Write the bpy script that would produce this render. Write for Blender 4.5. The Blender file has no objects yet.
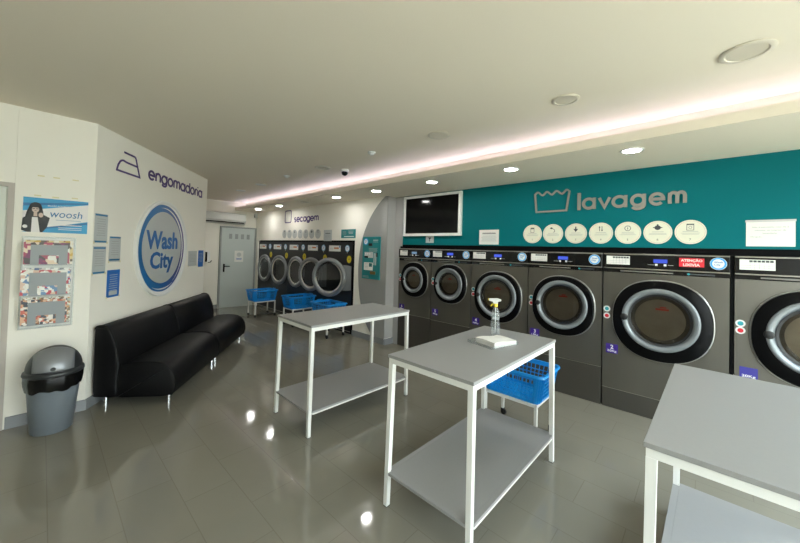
import bpy, bmesh, math, random
from mathutils import Vector, Matrix
random.seed(7)
S = bpy.context.scene
COL = S.collection
PI = math.pi

# ------------------------------------------------------------------ materials
def lin(h):
    h = h.lstrip('#')
    v = [int(h[i:i+2], 16)/255 for i in (0, 2, 4)]
    return tuple(c/12.92 if c <= .04045 else ((c+.055)/1.055)**2.4 for c in v)+(1,)
def nodes(name):
    m = bpy.data.materials.new(name); m.use_nodes = True
    nt = m.node_tree; nt.nodes.clear()
    return m, nt, nt.nodes, nt.links
def mat(name, col, rough=.5, metal=0, noise=0, nscale=8, bump=0, bscale=60, spec=.5, coat=0, stretch=None, rnoise=0):
    m, nt, N, L = nodes(name)
    out = N.new('ShaderNodeOutputMaterial'); b = N.new('ShaderNodeBsdfPrincipled')
    L.new(b.outputs[0], out.inputs[0])
    c = lin(col) if isinstance(col, str) else col
    b.inputs['Base Color'].default_value = c; b.inputs['Roughness'].default_value = rough
    b.inputs['Metallic'].default_value = metal; b.inputs['Specular IOR Level'].default_value = spec
    b.inputs['Coat Weight'].default_value = coat; b.inputs['Coat Roughness'].default_value = .08
    tc = N.new('ShaderNodeTexCoord'); mp = N.new('ShaderNodeMapping'); L.new(tc.outputs['Object'], mp.inputs[0])
    if stretch: mp.inputs['Scale'].default_value = stretch
    if noise or rnoise:
        t = N.new('ShaderNodeTexNoise'); t.inputs['Scale'].default_value = nscale; t.inputs['Detail'].default_value = 4
        L.new(mp.outputs[0], t.inputs[0])
        if noise:
            r = N.new('ShaderNodeMapRange'); r.inputs[3].default_value = 1-noise; r.inputs[4].default_value = 1+noise
            L.new(t.outputs[0], r.inputs[0])
            mx = N.new('ShaderNodeVectorMath'); mx.operation = 'SCALE'; mx.inputs[0].default_value = c[:3]
            L.new(r.outputs[0], mx.inputs['Scale']); L.new(mx.outputs[0], b.inputs['Base Color'])
        if rnoise:
            r = N.new('ShaderNodeMapRange'); r.inputs[3].default_value = max(0, rough-rnoise); r.inputs[4].default_value = rough+rnoise
            L.new(t.outputs[0], r.inputs[0]); L.new(r.outputs[0], b.inputs['Roughness'])
    if bump:
        t = N.new('ShaderNodeTexNoise'); t.inputs['Scale'].default_value = bscale; t.inputs['Detail'].default_value = 3
        L.new(mp.outputs[0], t.inputs[0])
        bp = N.new('ShaderNodeBump'); bp.inputs['Strength'].default_value = bump; bp.inputs['Distance'].default_value = .004
        L.new(t.outputs[0], bp.inputs['Height']); L.new(bp.outputs[0], b.inputs['Normal'])
    return m
def glass(name, tint, haze=0, rough=.02, ior=1.5):
    m, nt, N, L = nodes(name)
    out = N.new('ShaderNodeOutputMaterial'); t = N.new('ShaderNodeBsdfTransparent'); g = N.new('ShaderNodeBsdfGlossy')
    t.inputs[0].default_value = tint; g.inputs['Roughness'].default_value = rough
    fr = N.new('ShaderNodeFresnel'); fr.inputs[0].default_value = ior
    mx = N.new('ShaderNodeMixShader'); ge = N.new('ShaderNodeNewGeometry'); sw = N.new('ShaderNodeMix'); sw.data_type = 'FLOAT'
    L.new(ge.outputs['Backfacing'], sw.inputs[0]); L.new(fr.outputs[0], sw.inputs[2]); sw.inputs[3].default_value = .02; L.new(sw.outputs[0], mx.inputs[0]); L.new(t.outputs[0], mx.inputs[1]); L.new(g.outputs[0], mx.inputs[2])
    if haze:
        df = N.new('ShaderNodeBsdfTranslucent'); df.inputs[0].default_value = (.8, .82, .82, 1); d2 = N.new('ShaderNodeBsdfDiffuse'); d2.inputs[0].default_value = (.8, .82, .82, 1)
        ad = N.new('ShaderNodeMixShader'); L.new(df.outputs[0], ad.inputs[1]); L.new(d2.outputs[0], ad.inputs[2])
        m2 = N.new('ShaderNodeMixShader'); m2.inputs[0].default_value = haze; L.new(mx.outputs[0], m2.inputs[1]); L.new(ad.outputs[0], m2.inputs[2]); L.new(m2.outputs[0], out.inputs[0])
    else: L.new(mx.outputs[0], out.inputs[0])
    return m
def emit(name, col, s):
    m, nt, N, L = nodes(name)
    out = N.new('ShaderNodeOutputMaterial'); e = N.new('ShaderNodeEmission')
    e.inputs[0].default_value = lin(col) if isinstance(col, str) else col; e.inputs[1].default_value = s
    L.new(e.outputs[0], out.inputs[0]); return m

def floor_mat():
    m, nt, N, L = nodes('polished_tile')
    out = N.new('ShaderNodeOutputMaterial'); b = N.new('ShaderNodeBsdfPrincipled'); L.new(b.outputs[0], out.inputs[0])
    tc = N.new('ShaderNodeTexCoord'); mp = N.new('ShaderNodeMapping'); L.new(tc.outputs['Object'], mp.inputs[0])
    mp.inputs['Location'].default_value = (.045, -.35, 0)
    br = N.new('ShaderNodeTexBrick'); L.new(mp.outputs[0], br.inputs[0])
    br.offset = .5; br.inputs['Scale'].default_value = 1; br.inputs['Brick Width'].default_value = .555
    br.inputs['Row Height'].default_value = .2775; br.inputs['Mortar Size'].default_value = .0022
    br.inputs['Mortar Smooth'].default_value = .1; br.inputs['Bias'].default_value = 0
    br.inputs['Color1'].default_value = FLOOR1; br.inputs['Color2'].default_value = FLOOR2; br.inputs['Mortar'].default_value = FLOORM
    n = N.new('ShaderNodeTexNoise'); n.inputs['Scale'].default_value = 2.2; n.inputs['Detail'].default_value = 6; L.new(tc.outputs['Object'], n.inputs[0])
    r = N.new('ShaderNodeMapRange'); r.inputs[3].default_value = .92; r.inputs[4].default_value = 1.08; L.new(n.outputs[0], r.inputs[0])
    v = N.new('ShaderNodeVectorMath'); v.operation = 'SCALE'; L.new(br.outputs[0], v.inputs[0]); L.new(r.outputs[0], v.inputs['Scale'])
    L.new(v.outputs[0], b.inputs['Base Color'])
    n2 = N.new('ShaderNodeTexNoise'); n2.inputs['Scale'].default_value = 5; n2.inputs['Detail'].default_value = 5; n2.inputs['Distortion'].default_value = 1.2
    L.new(tc.outputs['Object'], n2.inputs[0])
    rr = N.new('ShaderNodeMapRange'); rr.inputs[1].default_value = .35; rr.inputs[2].default_value = .75
    rr.inputs[3].default_value = .045; rr.inputs[4].default_value = .12; L.new(n2.outputs[0], rr.inputs[0]); L.new(rr.outputs[0], b.inputs['Roughness'])
    b.inputs['Specular IOR Level'].default_value = .55
    bp = N.new('ShaderNodeBump'); bp.inputs['Strength'].default_value = .12; bp.inputs['Distance'].default_value = .002; bp.invert = True
    L.new(br.outputs['Fac'], bp.inputs['Height']); L.new(bp.outputs[0], b.inputs['Normal'])
    return m
FLOOR1 = lin('#827e71'); FLOOR2 = lin('#7f7b6e'); FLOORM = lin('#747063')

def grad_mat(name, c1, c2, axis, a, b_, rough=.35):
    m, nt, N, L = nodes(name)
    out = N.new('ShaderNodeOutputMaterial'); b = N.new('ShaderNodeBsdfPrincipled'); L.new(b.outputs[0], out.inputs[0])
    tc = N.new('ShaderNodeTexCoord'); sp = N.new('ShaderNodeSeparateXYZ'); L.new(tc.outputs['Object'], sp.inputs[0])
    r = N.new('ShaderNodeMapRange'); r.inputs[1].default_value = a; r.inputs[2].default_value = b_; L.new(sp.outputs[axis], r.inputs[0])
    mx = N.new('ShaderNodeMix'); mx.data_type = 'RGBA'; L.new(r.outputs[0], mx.inputs[0])
    mx.inputs[6].default_value = lin(c1); mx.inputs[7].default_value = lin(c2); L.new(mx.outputs[2], b.inputs['Base Color'])
    b.inputs['Roughness'].default_value = rough
    return m

def print_mat(name, cols, scale=9, rough=.35, seed=0):
    """printed magazine cover: patches of ink colours"""
    m, nt, N, L = nodes(name)
    out = N.new('ShaderNodeOutputMaterial'); b = N.new('ShaderNodeBsdfPrincipled'); L.new(b.outputs[0], out.inputs[0])
    tc = N.new('ShaderNodeTexCoord'); mp = N.new('ShaderNodeMapping'); L.new(tc.outputs['Object'], mp.inputs[0])
    mp.inputs['Location'].default_value = (seed*3.1, seed*1.7, seed)
    v = N.new('ShaderNodeTexVoronoi'); v.distance = 'CHEBYCHEV'; v.inputs['Scale'].default_value = scale; L.new(mp.outputs[0], v.inputs[0])
    sp = N.new('ShaderNodeSeparateColor'); L.new(v.outputs['Color'], sp.inputs[0])
    cr = N.new('ShaderNodeValToRGB'); cr.color_ramp.interpolation = 'CONSTANT'; L.new(sp.outputs[0], cr.inputs[0])
    e = cr.color_ramp.elements
    while len(e) < len(cols): e.new(.5)
    for i, c in enumerate(cols): e[i].position = i/len(cols); e[i].color = lin(c)
    L.new(cr.outputs[0], b.inputs['Base Color']); b.inputs['Roughness'].default_value = rough
    return m

M = {}
M['rear'] = mat('taupe_wall_paint', '#8f887c', .8)
M['ceil'] = mat('ceiling_paint', '#e9e0d0', .9, bump=.25, bscale=180, spec=.2)
M['wall'] = mat('white_wall_paint', '#ebe7dd', .75, noise=.02, nscale=3, bump=.15, bscale=140, spec=.3)
M['greywall'] = mat('grey_wall_paint', '#8f8f8d', .7, bump=.1, bscale=140, spec=.3)
M['greylight'] = mat('light_grey_wall_paint', '#a09f9d', .7, bump=.1, bscale=140, spec=.3)
M['teal'] = mat('teal_wall_paint', (0, .135, .150, 1), .6, noise=.03, nscale=2, bump=.08, bscale=90, spec=.12)
M['tealdark'] = mat('teal_sign_plastic', '#0e7a7e', .35)
M['tealdeep'] = mat('deep_teal_print', '#0b5c62', .35)
M['floor'] = floor_mat()
M['skirt'] = mat('grey_skirting_tile', '#85878a', .25, noise=.04)
M['steel'] = mat('brushed_steel_front', '#706d65', .4, .85, noise=.12, nscale=5, stretch=(1, 1, .15), rnoise=.05)
M['steeld'] = mat('dark_steel_plinth', '#5e5b55', .42, .8, noise=.06, nscale=4, stretch=(1, 1, .2))
M['chrome'] = mat('polished_chrome', '#d8d8d6', .12, 1)
M['trimbright'] = mat('bright_satin_edge', '#b4b4b0', .32, .9)
M['trim'] = mat('satin_metal_trim', '#a9a59c', .3, .9)
M['blackpanel'] = mat('glossy_black_panel', '#0d0d0e', .18, spec=.5)
M['blackplastic'] = mat('black_door_surround', '#050506', .35, spec=.12)
M['blackmatt'] = mat('matt_black', '#060607', .7, spec=.1)
M['ring'] = mat('grey_door_ring_plastic', '#7c8184', .32, .25, noise=.03)
M['ringd'] = mat('silver_dryer_door_ring', '#85878a', .35, .5)
M['rubber'] = mat('black_rubber', '#101011', .55)
M['drum'] = mat('perforated_steel_drum', '#9c9383', .3, .8, noise=.3, nscale=7)
M['drumhole'] = mat('dark_drum_interior', '#1a1a1b', .5)
M['navy'] = mat('dark_anthracite_dryer_panel', '#14161c', .3, spec=.45)
M['doorglass'] = glass('smoked_door_glass', (.50, .48, .44, 1), ior=1.5)
M['dryglass'] = glass('clear_dryer_glass', (.55, .58, .6, 1), ior=1.6)
M['pane'] = glass('window_glass', (.93, .96, .95, 1), ior=1.45)
M['acrylic'] = glass('clear_acrylic', (.95, .96, .96, 1), haze=.12, ior=1.45)
M['white'] = mat('white_plastic', '#e6e6e4', .4)
M['powder'] = mat('white_powder_coated_steel', '#dcdbd6', .38, spec=.5)
M['grey_lam'] = mat('grey_laminate_board', '#8d8c8a', .42, noise=.03, nscale=60, spec=.4)
M['grey_edge'] = mat('grey_edge_band', '#77746f', .45)
M['leather'] = mat('black_leatherette', '#060608', .46, bump=.35, bscale=220, noise=.1, nscale=6, spec=.28)
M['seam'] = mat('black_piping', '#08080a', .6, spec=.2)
M['basket'] = mat('bright_blue_basket_plastic', '#0b86d2', .38, spec=.5, noise=.04)
M['caster'] = mat('black_caster_plastic', '#0c0c0d', .4)
M['bin'] = mat('grey_plastic_bin_body', '#6a7178', .42, noise=.03, spec=.5)
M['binlid'] = mat('dark_plastic_bin_lid', '#26282a', .38)
M['binflap'] = mat('silver_swing_flap', '#85878a', .35, .35)
M['bag'] = mat('black_bin_liner', '#0a0a0b', .22, bump=.9, bscale=26, stretch=(1, 1, .6))
M['paper'] = mat('white_paper', '#deddd8', .75)
M['papergrey'] = mat('pale_grey_printed_paper', '#b9bdbd', .6, noise=.05, nscale=40)
M['ink'] = mat('dark_ink', '#3d4044', .6)
M['inklight'] = mat('pale_ink', '#9fa2a0', .6)
M['purple'] = mat('purple_vinyl', '#43286e', .45)
M['tag'] = mat('purple_sticker', '#3a1f80', .4)
M['tagblue'] = mat('blue_violet_sticker', '#38348c', .4)
M['logoblue'] = mat('blue_logo_vinyl', '#1e62a4', .35)
M['noticeblue'] = mat('blue_notice_print', '#1f68b8', .45)
M['band'] = mat('teal_blue_header_print', '#1c6f9c', .45)
M['grad'] = grad_mat('blue_to_violet_ring', '#1c6aa6', '#4b2f7c', 0, -.15, .55)
M['logoface'] = mat('pale_grey_sign_face', '#b9bcbb', .35)
M['badge'] = mat('light_blue_badge', '#3f9fe0', .3)
M['badgedry'] = mat('pale_blue_badge', '#86b8d8', .3)
M['yellow'] = mat('yellow_sticker', '#c8b51a', .45)
M['cyan'] = mat('cyan_sticker', '#2a9aa8', .4)
M['red'] = mat('red_sticker', '#cf2233', .4)
M['plate'] = mat('dull_metal_plate', '#6f6d67', .5)
M['redprint'] = mat('red_glass_warning_print', '#c2301e', .4)
M['lcd'] = emit('blue_lcd', '#4a5fd0', .33)
M['lcdw'] = emit('pale_lcd', '#8fb0cc', .18)
M['tv'] = mat('black_screen', '#040405', .10, spec=.3)
M['letter'] = mat('grey_foam_lettering', '#86867e', .45)
M['disc'] = mat('cream_instruction_disc', '#d9d8c4', .45)
M['discgrey'] = mat('grey_instruction_disc', '#b4b6b4', .4)
M['doorgrey'] = mat('light_grey_door_paint', '#b9c1be', .5, noise=.01)
M['frame1'] = mat('beige_grey_door_frame', '#b3aaa2', .5)
M['door1'] = mat('pale_door_panel', '#cfd3ca', .5)
M['doorframe'] = mat('grey_door_frame', '#8c918f', .45)
M['ac'] = mat('white_ac_plastic', '#cfd0cc', .35)
M['orange'] = mat('orange_print', '#c0703a', .5)
M['brass'] = mat('brass_slot', '#7c6a40', .4, .6)
M['poster_blue'] = mat('cyan_blue_poster_print', '#2694c4', .45)
M['poster_dark'] = mat('deep_blue_poster_print', '#17679c', .45)
M['poster_white'] = mat('white_poster_print', '#e0dcda', .45)
M['skin'] = mat('pale_printed_skin', '#c9b3a6', .5)
M['hair'] = mat('printed_dark_hair', '#15161a', .5)
M['tape'] = mat('yellowed_tape', '#d8cda0', .5)
M['lampoff'] = mat('frosted_lamp_diffuser', '#cdc5b5', .5)
M['lampring'] = mat('pale_lamp_ring', '#d2cabb', .45)
M['led'] = emit('downlight_led', (1, .99, .95, 1), 36)
M['cove'] = emit('cove_led_strip', (.68, .68, 1, 1), 5)
M['yellowcap'] = mat('yellow_trigger_plastic', '#e6cf2a', .35)
M['bottle'] = glass('clear_bottle_plastic', (.9, .92, .92, 1), haze=.13, ior=1.5)
M['pavement'] = mat('outdoor_pavement', '#b0aca2', .8, noise=.05)
M['facade'] = mat('pale_street_facade', '#c9c4b8', .8)
M['rackgrey'] = mat('grey_translucent_pocket', '#8b9093', .35)
M['racktray'] = mat('clear_white_rack_back', '#cfcfcb', .3)
M['camdark'] = mat('dark_camera_dome', '#101012', .1)

# ------------------------------------------------------------------ mesh builder
class MB:
    def __init__(s): s.bm = bmesh.new()
    def box(s, x0, x1, y0, y1, z0, z1, bev=0, seg=2):
        r = bmesh.ops.create_cube(s.bm, size=1)
        bmesh.ops.transform(s.bm, matrix=Matrix.Translation(((x0+x1)/2, (y0+y1)/2, (z0+z1)/2)) @ Matrix.Diagonal((abs(x1-x0), abs(y1-y0), abs(z1-z0), 1)), verts=r['verts'])
        if bev:
            es = {e for v in r['verts'] for e in v.link_edges}
            bmesh.ops.bevel(s.bm, geom=list(es), offset=bev, segments=seg, affect='EDGES', profile=.5)
        return s
    def prism(s, pts, y0, y1):               # outline in local x,z extruded along y
        a = [s.bm.verts.new((x, y0, z)) for x, z in pts]; b = [s.bm.verts.new((x, y1, z)) for x, z in pts]
        n = len(pts)
        s.bm.faces.new(a); s.bm.faces.new(b[::-1])
        for i in range(n): s.bm.faces.new((a[i], b[i], b[(i+1) % n], a[(i+1) % n]))
        return s
    def prismz(s, pts, z0, z1):              # outline in local x,y extruded along z
        a = [s.bm.verts.new((x, y, z0)) for x, y in pts]; b = [s.bm.verts.new((x, y, z1)) for x, y in pts]
        n = len(pts)
        s.bm.faces.new(a[::-1]); s.bm.faces.new(b)
        for i in range(n): s.bm.faces.new((a[i], a[(i+1) % n], b[(i+1) % n], b[i]))
        return s
    def lathe(s, prof, c=(0, 0, 0), axis='z', n=48, close=False):
        rings = []
        for r, h in prof:
            ring = []
            for i in range(n):
                a = 2*PI*i/n; u, v = r*math.cos(a), r*math.sin(a)
                p = (u, v, h) if axis == 'z' else ((u, h, v) if axis == 'y' else (h, u, v))
                ring.append(s.bm.verts.new((p[0]+c[0], p[1]+c[1], p[2]+c[2])))
            rings.append(ring)
        for a, b in zip(rings, rings[1:]):
            for i in range(n): s.bm.faces.new((a[i], a[(i+1) % n], b[(i+1) % n], b[i]))
        if close:
            for i in range(n): s.bm.faces.new((rings[-1][i], rings[-1][(i+1) % n], rings[0][(i+1) % n], rings[0][i]))
        else:
            for ring, (r, h) in ((rings[0], prof[0]), (rings[-1], prof[-1])):
                if r > 1e-5: s.bm.faces.new(ring)
        return s
    def disc(s, x, z, r, y0, y1, n=40, rz=None):
        rz = rz or r
        return s.prism([(x+r*math.cos(2*PI*i/n), z+rz*math.sin(2*PI*i/n)) for i in range(n)], y0, y1)
    def annulus(s, x, z, r0, r1, y0, y1, n=48, a0=0, a1=2*PI):
        full = abs(a1-a0-2*PI) < 1e-6; k = n if full else n+1; R = []
        for i in range(k):
            a = a0+(a1-a0)*i/n; c_, s_ = math.cos(a), math.sin(a)
            R.append([s.bm.verts.new((x+r*c_, y, z+r*s_)) for r, y in ((r0, y0), (r1, y0), (r1, y1), (r0, y1))])
        for i in range(n):
            A, B = R[i], R[(i+1) % k]
            for j in range(4): s.bm.faces.new((A[j], A[(j+1) % 4], B[(j+1) % 4], B[j]))
        if not full: s.bm.faces.new(R[0]); s.bm.faces.new(R[-1])
        return s
    def tube(s, pts, r, n=10, closed=False):
        pts = [Vector(p) for p in pts]; rings = []; m = len(pts)
        for i, p in enumerate(pts):
            if closed: t = pts[(i+1) % m]-pts[i-1]
            else: t = pts[min(i+1, m-1)]-pts[max(i-1, 0)]
            t.normalize(); up = Vector((0, 0, 1)) if abs(t.z) < .9 else Vector((0, 1, 0))
            a = t.cross(up).normalized(); b = t.cross(a)
            rings.append([s.bm.verts.new(p+a*(r*math.cos(2*PI*k/n))+b*(r*math.sin(2*PI*k/n))) for k in range(n)])
        for i in range(m if closed else m-1):
            A, B = rings[i], rings[(i+1) % m]
            for k in range(n): s.bm.faces.new((A[k], A[(k+1) % n], B[(k+1) % n], B[k]))
        if not closed: s.bm.faces.new(rings[0]); s.bm.faces.new(rings[-1])
        return s
    def bar(s, a, b, w, h=None):             # rectangular bar from a to b
        a, b = Vector(a), Vector(b); h = h or w; t = (b-a).normalized()
        up = Vector((0, 0, 1)) if abs(t.z) < .9 else Vector((0, 1, 0))
        u = t.cross(up).normalized(); v = u.cross(t)
        vs = []
        for p in (a, b):
            for i, j in ((-1, -1), (1, -1), (1, 1), (-1, 1)): vs.append(s.bm.verts.new(p+u*(i*w/2)+v*(j*h/2)))
        for f in ((0, 1, 2, 3), (7, 6, 5, 4), (0, 4, 5, 1), (1, 5, 6, 2), (2, 6, 7, 3), (3, 7, 4, 0)): s.bm.faces.new([vs[i] for i in f])
        return s
    def ribbon(s, pts, w, y0, y1, closed=False):   # mitred stroke of width w in x,z with thickness y0..y1
        q = [pts[0]]
        for p in pts[1:]:
            if math.hypot(p[0]-q[-1][0], p[1]-q[-1][1]) > 1e-4: q.append(p)
        if closed and math.hypot(q[0][0]-q[-1][0], q[0][1]-q[-1][1]) < 1e-4: q.pop()
        if not closed and len(q) > 4 and math.hypot(q[0][0]-q[-1][0], q[0][1]-q[-1][1]) < 1e-4: q.pop(); closed = True
        pts = q; n = len(pts); secs = []
        for i, p in enumerate(pts):
            a = pts[i-1] if (closed or i > 0) else None; b = pts[(i+1) % n] if (closed or i < n-1) else None
            def nrm(u, v):
                dx, dz = v[0]-u[0], v[1]-u[1]; l = math.hypot(dx, dz); return (-dz/l, dx/l)
            if a is None: m = nrm(p, b); k = 1
            elif b is None: m = nrm(a, p); k = 1
            else:
                n1, n2 = nrm(a, p), nrm(p, b); mx, mz = n1[0]+n2[0], n1[1]+n2[1]; l = math.hypot(mx, mz)
                if l < 1e-3: m = n1; k = 1
                else: m = (mx/l, mz/l); k = min(1.8, 1/max(.3, m[0]*n1[0]+m[1]*n1[1]))
            ox, oz = m[0]*w/2*k, m[1]*w/2*k
            secs.append([s.bm.verts.new(c) for c in ((p[0]+ox, y0, p[1]+oz), (p[0]-ox, y0, p[1]-oz), (p[0]-ox, y1, p[1]-oz), (p[0]+ox, y1, p[1]+oz))])
        for i in range(n if closed else n-1):
            A, B = secs[i], secs[(i+1) % n]
            for j in range(4): s.bm.faces.new((A[j], A[(j+1) % 4], B[(j+1) % 4], B[j]))
        if not closed: s.bm.faces.new(secs[0]); s.bm.faces.new(secs[-1])
        return s
    def build(s, name, material, parent=None, smooth=False, angle=40):
        bmesh.ops.recalc_face_normals(s.bm, faces=s.bm.faces)
        me = bpy.data.meshes.new(name); s.bm.to_mesh(me); s.bm.free()
        o = bpy.data.objects.new(name, me); COL.objects.link(o)
        me.materials.append(material)
        if smooth:
            for p in me.polygons: p.use_smooth = len(p.vertices) < 9
            try: me.set_sharp_from_angle(angle=math.radians(angle))
            except Exception: pass
        if parent: o.parent = parent
        return o
def tag(o, label, cat, group=None):
    o['label'] = label; o['category'] = cat
    if group: o['group'] = group
    return o
def thing(name, label, cat, loc=(0, 0, 0), rz=0, group=None):
    o = bpy.data.objects.new(name, None); COL.objects.link(o); o.location = loc; o.rotation_euler = (0, 0, rz)
    o.empty_display_size = .1
    return tag(o, label, cat, group)
def struct(o): o['kind'] = 'structure'; return o
def copy_tree(o, parent=None):
    c = o.copy(); COL.objects.link(c); c.parent = parent
    for ch in list(o.children): copy_tree(ch, c)
    return c
def text(name, s, material, parent, x, z, h, y0, w=None, bold=0, depth=.0015, align='LEFT', cap=None, shear=0):
    cu = bpy.data.curves.new(name, 'FONT'); cu.body = s; cu.size = 1; cu.offset = bold; cu.extrude = .5; cu.resolution_u = 3; cu.shear = shear
    t = bpy.data.objects.new(name, cu); COL.objects.link(t)
    dg = bpy.context.evaluated_depsgraph_get(); me = bpy.data.meshes.new_from_object(t.evaluated_get(dg))
    bpy.data.objects.remove(t); bpy.data.curves.remove(cu)
    xs = [v.co.x for v in me.vertices]; ys = [v.co.y for v in me.vertices]
    if not xs: return None
    mnx, mxx, mny, mxy = min(xs), max(xs), min(ys), max(ys)
    k = h/(mxy-mny); kx = k if w is None else w/(mxx-mnx)
    W = (mxx-mnx)*kx; ox = {'LEFT': 0, 'CENTER': -W/2, 'RIGHT': -W}[align]
    for v in me.vertices: v.co = Vector((x+ox+(v.co.x-mnx)*kx, y0-depth/2-v.co.z*depth, z+(v.co.y-mny)*k))
    me.materials.clear(); me.materials.append(material)
    o = bpy.data.objects.new(name, me); COL.objects.link(o); o.parent = parent
    return o
def arc(cx, cz, r, a0, a1, n=14, rz=None):
    rz = rz or r
    return [(cx+r*math.cos(math.radians(a0+(a1-a0)*i/n)), cz+rz*math.sin(math.radians(a0+(a1-a0)*i/n))) for i in range(n+1)]
# geometric stroke alphabet on a unit x-height: glyph -> (advance, strokes)
def glyph(c):
    r = .5
    O = (arc(r, r, r, 0, 360, 28))
    if c == 'l': return 0, [[(0, 0), (0, 1.45)]]
    if c == 'i': return 0, [[(0, 0), (0, 1)], [(0, 1.28), (0, 1.42)]]
    if c == 'a': return 1, [O, [(1, -.09), (1, 1.09)]]
    if c == 'd': return 1, [O, [(1, -.09), (1, 1.5)]]
    if c == 'o': return 1, [O]
    if c == 'v': return .95, [[(0, 1), (.475, .02), (.95, 1)]]
    if c == 'g': return 1, [O, [(1, 1.09), (1, .12)]+arc(.5, .05, .5, 0, -150, 14, .38)]
    if c == 'e': return 1, [[(0, .5), (1, .5)]+arc(r, r, r, 0, 318, 24)]
    if c == 'c': return .9, [arc(r, r, r, 42, 318, 24)]
    if c == 'n': return .84, [[(0, 0), (0, 1)], arc(.42, .58, .42, 180, 0, 14)+[(.84, 0)]]
    if c == 'm': return 1.36, [[(0, 0), (0, 1)], arc(.34, .66, .34, 180, 0, 12)+[(.68, 0)], arc(1.02, .66, .34, 180, 0, 12)+[(1.36, 0)]]
    if c == 'r': return .45, [[(0, 0), (0, 1)], arc(.42, .56, .42, 180, 80, 10)]
    if c == 's': return .7, [arc(.36, .74, .26, 40, 270, 12, .26)+arc(.36, .25, .28, 90, -140, 12, .25)]
def stroke_text(mb, s, x0, x1, z0, xh, w, y0, y1, gap=.3):
    xs = 0; lay = []
    for i, c in enumerate(s):
        adv, st = glyph(c); lay.append((xs, st)); xs += adv+(gap if i < len(s)-1 else 0)
    k = (x1-x0-w)/xs; h = xh-w
    for ox, st in lay:
        for q, p in enumerate(st): mb.ribbon([(x0+w/2+(ox+x)*k, z0+w/2+z*h) for x, z in p], w, y0-.0005*q, y1)
    return mb

# ------------------------------------------------------------------ room shell
ZC, ZS = 2.622, 2.413       # main ceiling, lowered soffit
XL, XR, XB, YR = -4.14, 1.95, -8.70, -1.7
A0 = (-4.14, .314); A1 = (-6.12, 1.838)
struct(MB().box(-8.9, 8, -9, 5.0, -.1, 0).build('floor', M['floor']))
struct(MB().box(-8.9, XR+.15, YR-.15, 5.0, ZC, ZC+.12).build('ceiling', M['ceil']))
EY0, EY1 = 3.255, 2.945      # front edge of the soffit at the far wall and at the shopfront
def strip(mb, a, b, z0, z1):
    return mb.prismz([(XB, EY0+a), (XR, EY1+a), (XR, EY1+b), (XB, EY0+b)], z0, z1)
sf = MB(); sf.prismz([(XB, EY0+.263), (XR, EY1+.263), (XR, 4.9), (XB, 4.9)], ZS, ZC-.001)
strip(sf, 0, .2629, ZS, ZS+.012); strip(sf, 0, .015, ZS+.0121, ZS+.078)
struct(sf.build('ceiling_soffit', M['ceil']))
struct(MB().box(XL-.2, XL, YR, -1.02, 0, ZC).box(XL-.2, XL, -.165, .314, 0, ZC).box(XL-.2, XL, -1.019, -.166, 1.99, ZC).build('wall_left', M['wall']))
struct(MB().prismz([A0, A1, (-8.7, 1.838), (-8.7, 1.6), (-6.2, 1.6), (-4.339, .18), (-4.341, .10)], 0, ZC).build('wall_diagonal', M['wall']))
struct(MB().box(XB-.2, XB, 1.5, 5.0, 0, ZC).build('wall_far', M['wall']))
struct(MB().box(XB, -8.535, 3.81, 4.9, 0, ZS-.001).box(-8.534, -4.625, 3.81, 4.9, 1.69, ZS-.001).box(-4.624, -3.82, 3.805, 4.9, 0, ZS-.001).build('wall_dryers', M['wall']))
struct(MB().box(-3.8199, XR, 3.995, 4.9, 1.628, ZS-.001).build('wall_washers', M['teal']))
struct(MB().box(-3.8199, XR, 4.8, 5.0, 0, 1.627).build('wall_recess', M['greywall']))
struct(MB().box(-3.8199, -3.697, 3.985, 4.79, 0, 1.60).build('wall_pier', M['greylight'])); struct(MB().box(-3.8199, -3.640, 3.985, 3.9949, 1.6001, ZS-.001).build('wall_pier_upper', M['greylight']))
struct(MB().box(XL, XR, YR-.15, YR, 0, ZC).build('wall_rear', M['rear']))
struct(MB().box(XR, XR+.15, YR-.15, 5.0, 2.45, ZC).box(XR, XR+.15, 3.9, 5.0, 0, 2.449).box(XR, XR+.15, YR, 3.8999, 0, .06).build('wall_right', M['wall']))
# grey panel with a curved edge that carries the payment panel, and grey side of the pier
ap = [(-3.868, 2.410), (-4.019, 2.296), (-4.183, 2.121), (-4.327, 1.903), (-4.434, 1.642), (-4.484, 1.36), (-4.490, 1.08), (-4.44, .735), (-4.335, .403), (-4.17, .17), (-4.08, .10)]
def smoothpts(p, k=4):
    o = []
    for i in range(len(p)-1):
        p0 = p[max(i-1, 0)]; p1 = p[i]; p2 = p[i+1]; p3 = p[min(i+2, len(p)-1)]
        for j in range(k):
            t = j/k
            o.append(tuple(.5*((2*p1[a])+(-p0[a]+p2[a])*t+(2*p0[a]-5*p1[a]+4*p2[a]-p3[a])*t*t+(-p0[a]+3*p1[a]-3*p2[a]+p3[a])*t**3) for a in (0, 1)))
    return o+[p[-1]]
pan = smoothpts(ap)+[(-3.805, .10), (-3.805, 2.410)]
struct(MB().prism(pan, 3.79, 3.8045).build('trim_1', M['greywall'])); struct(MB().box(-3.8195, -3.8049, 3.8046, 3.9849, .1, 2.41).build('trim_4', M['greylight']))
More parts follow.
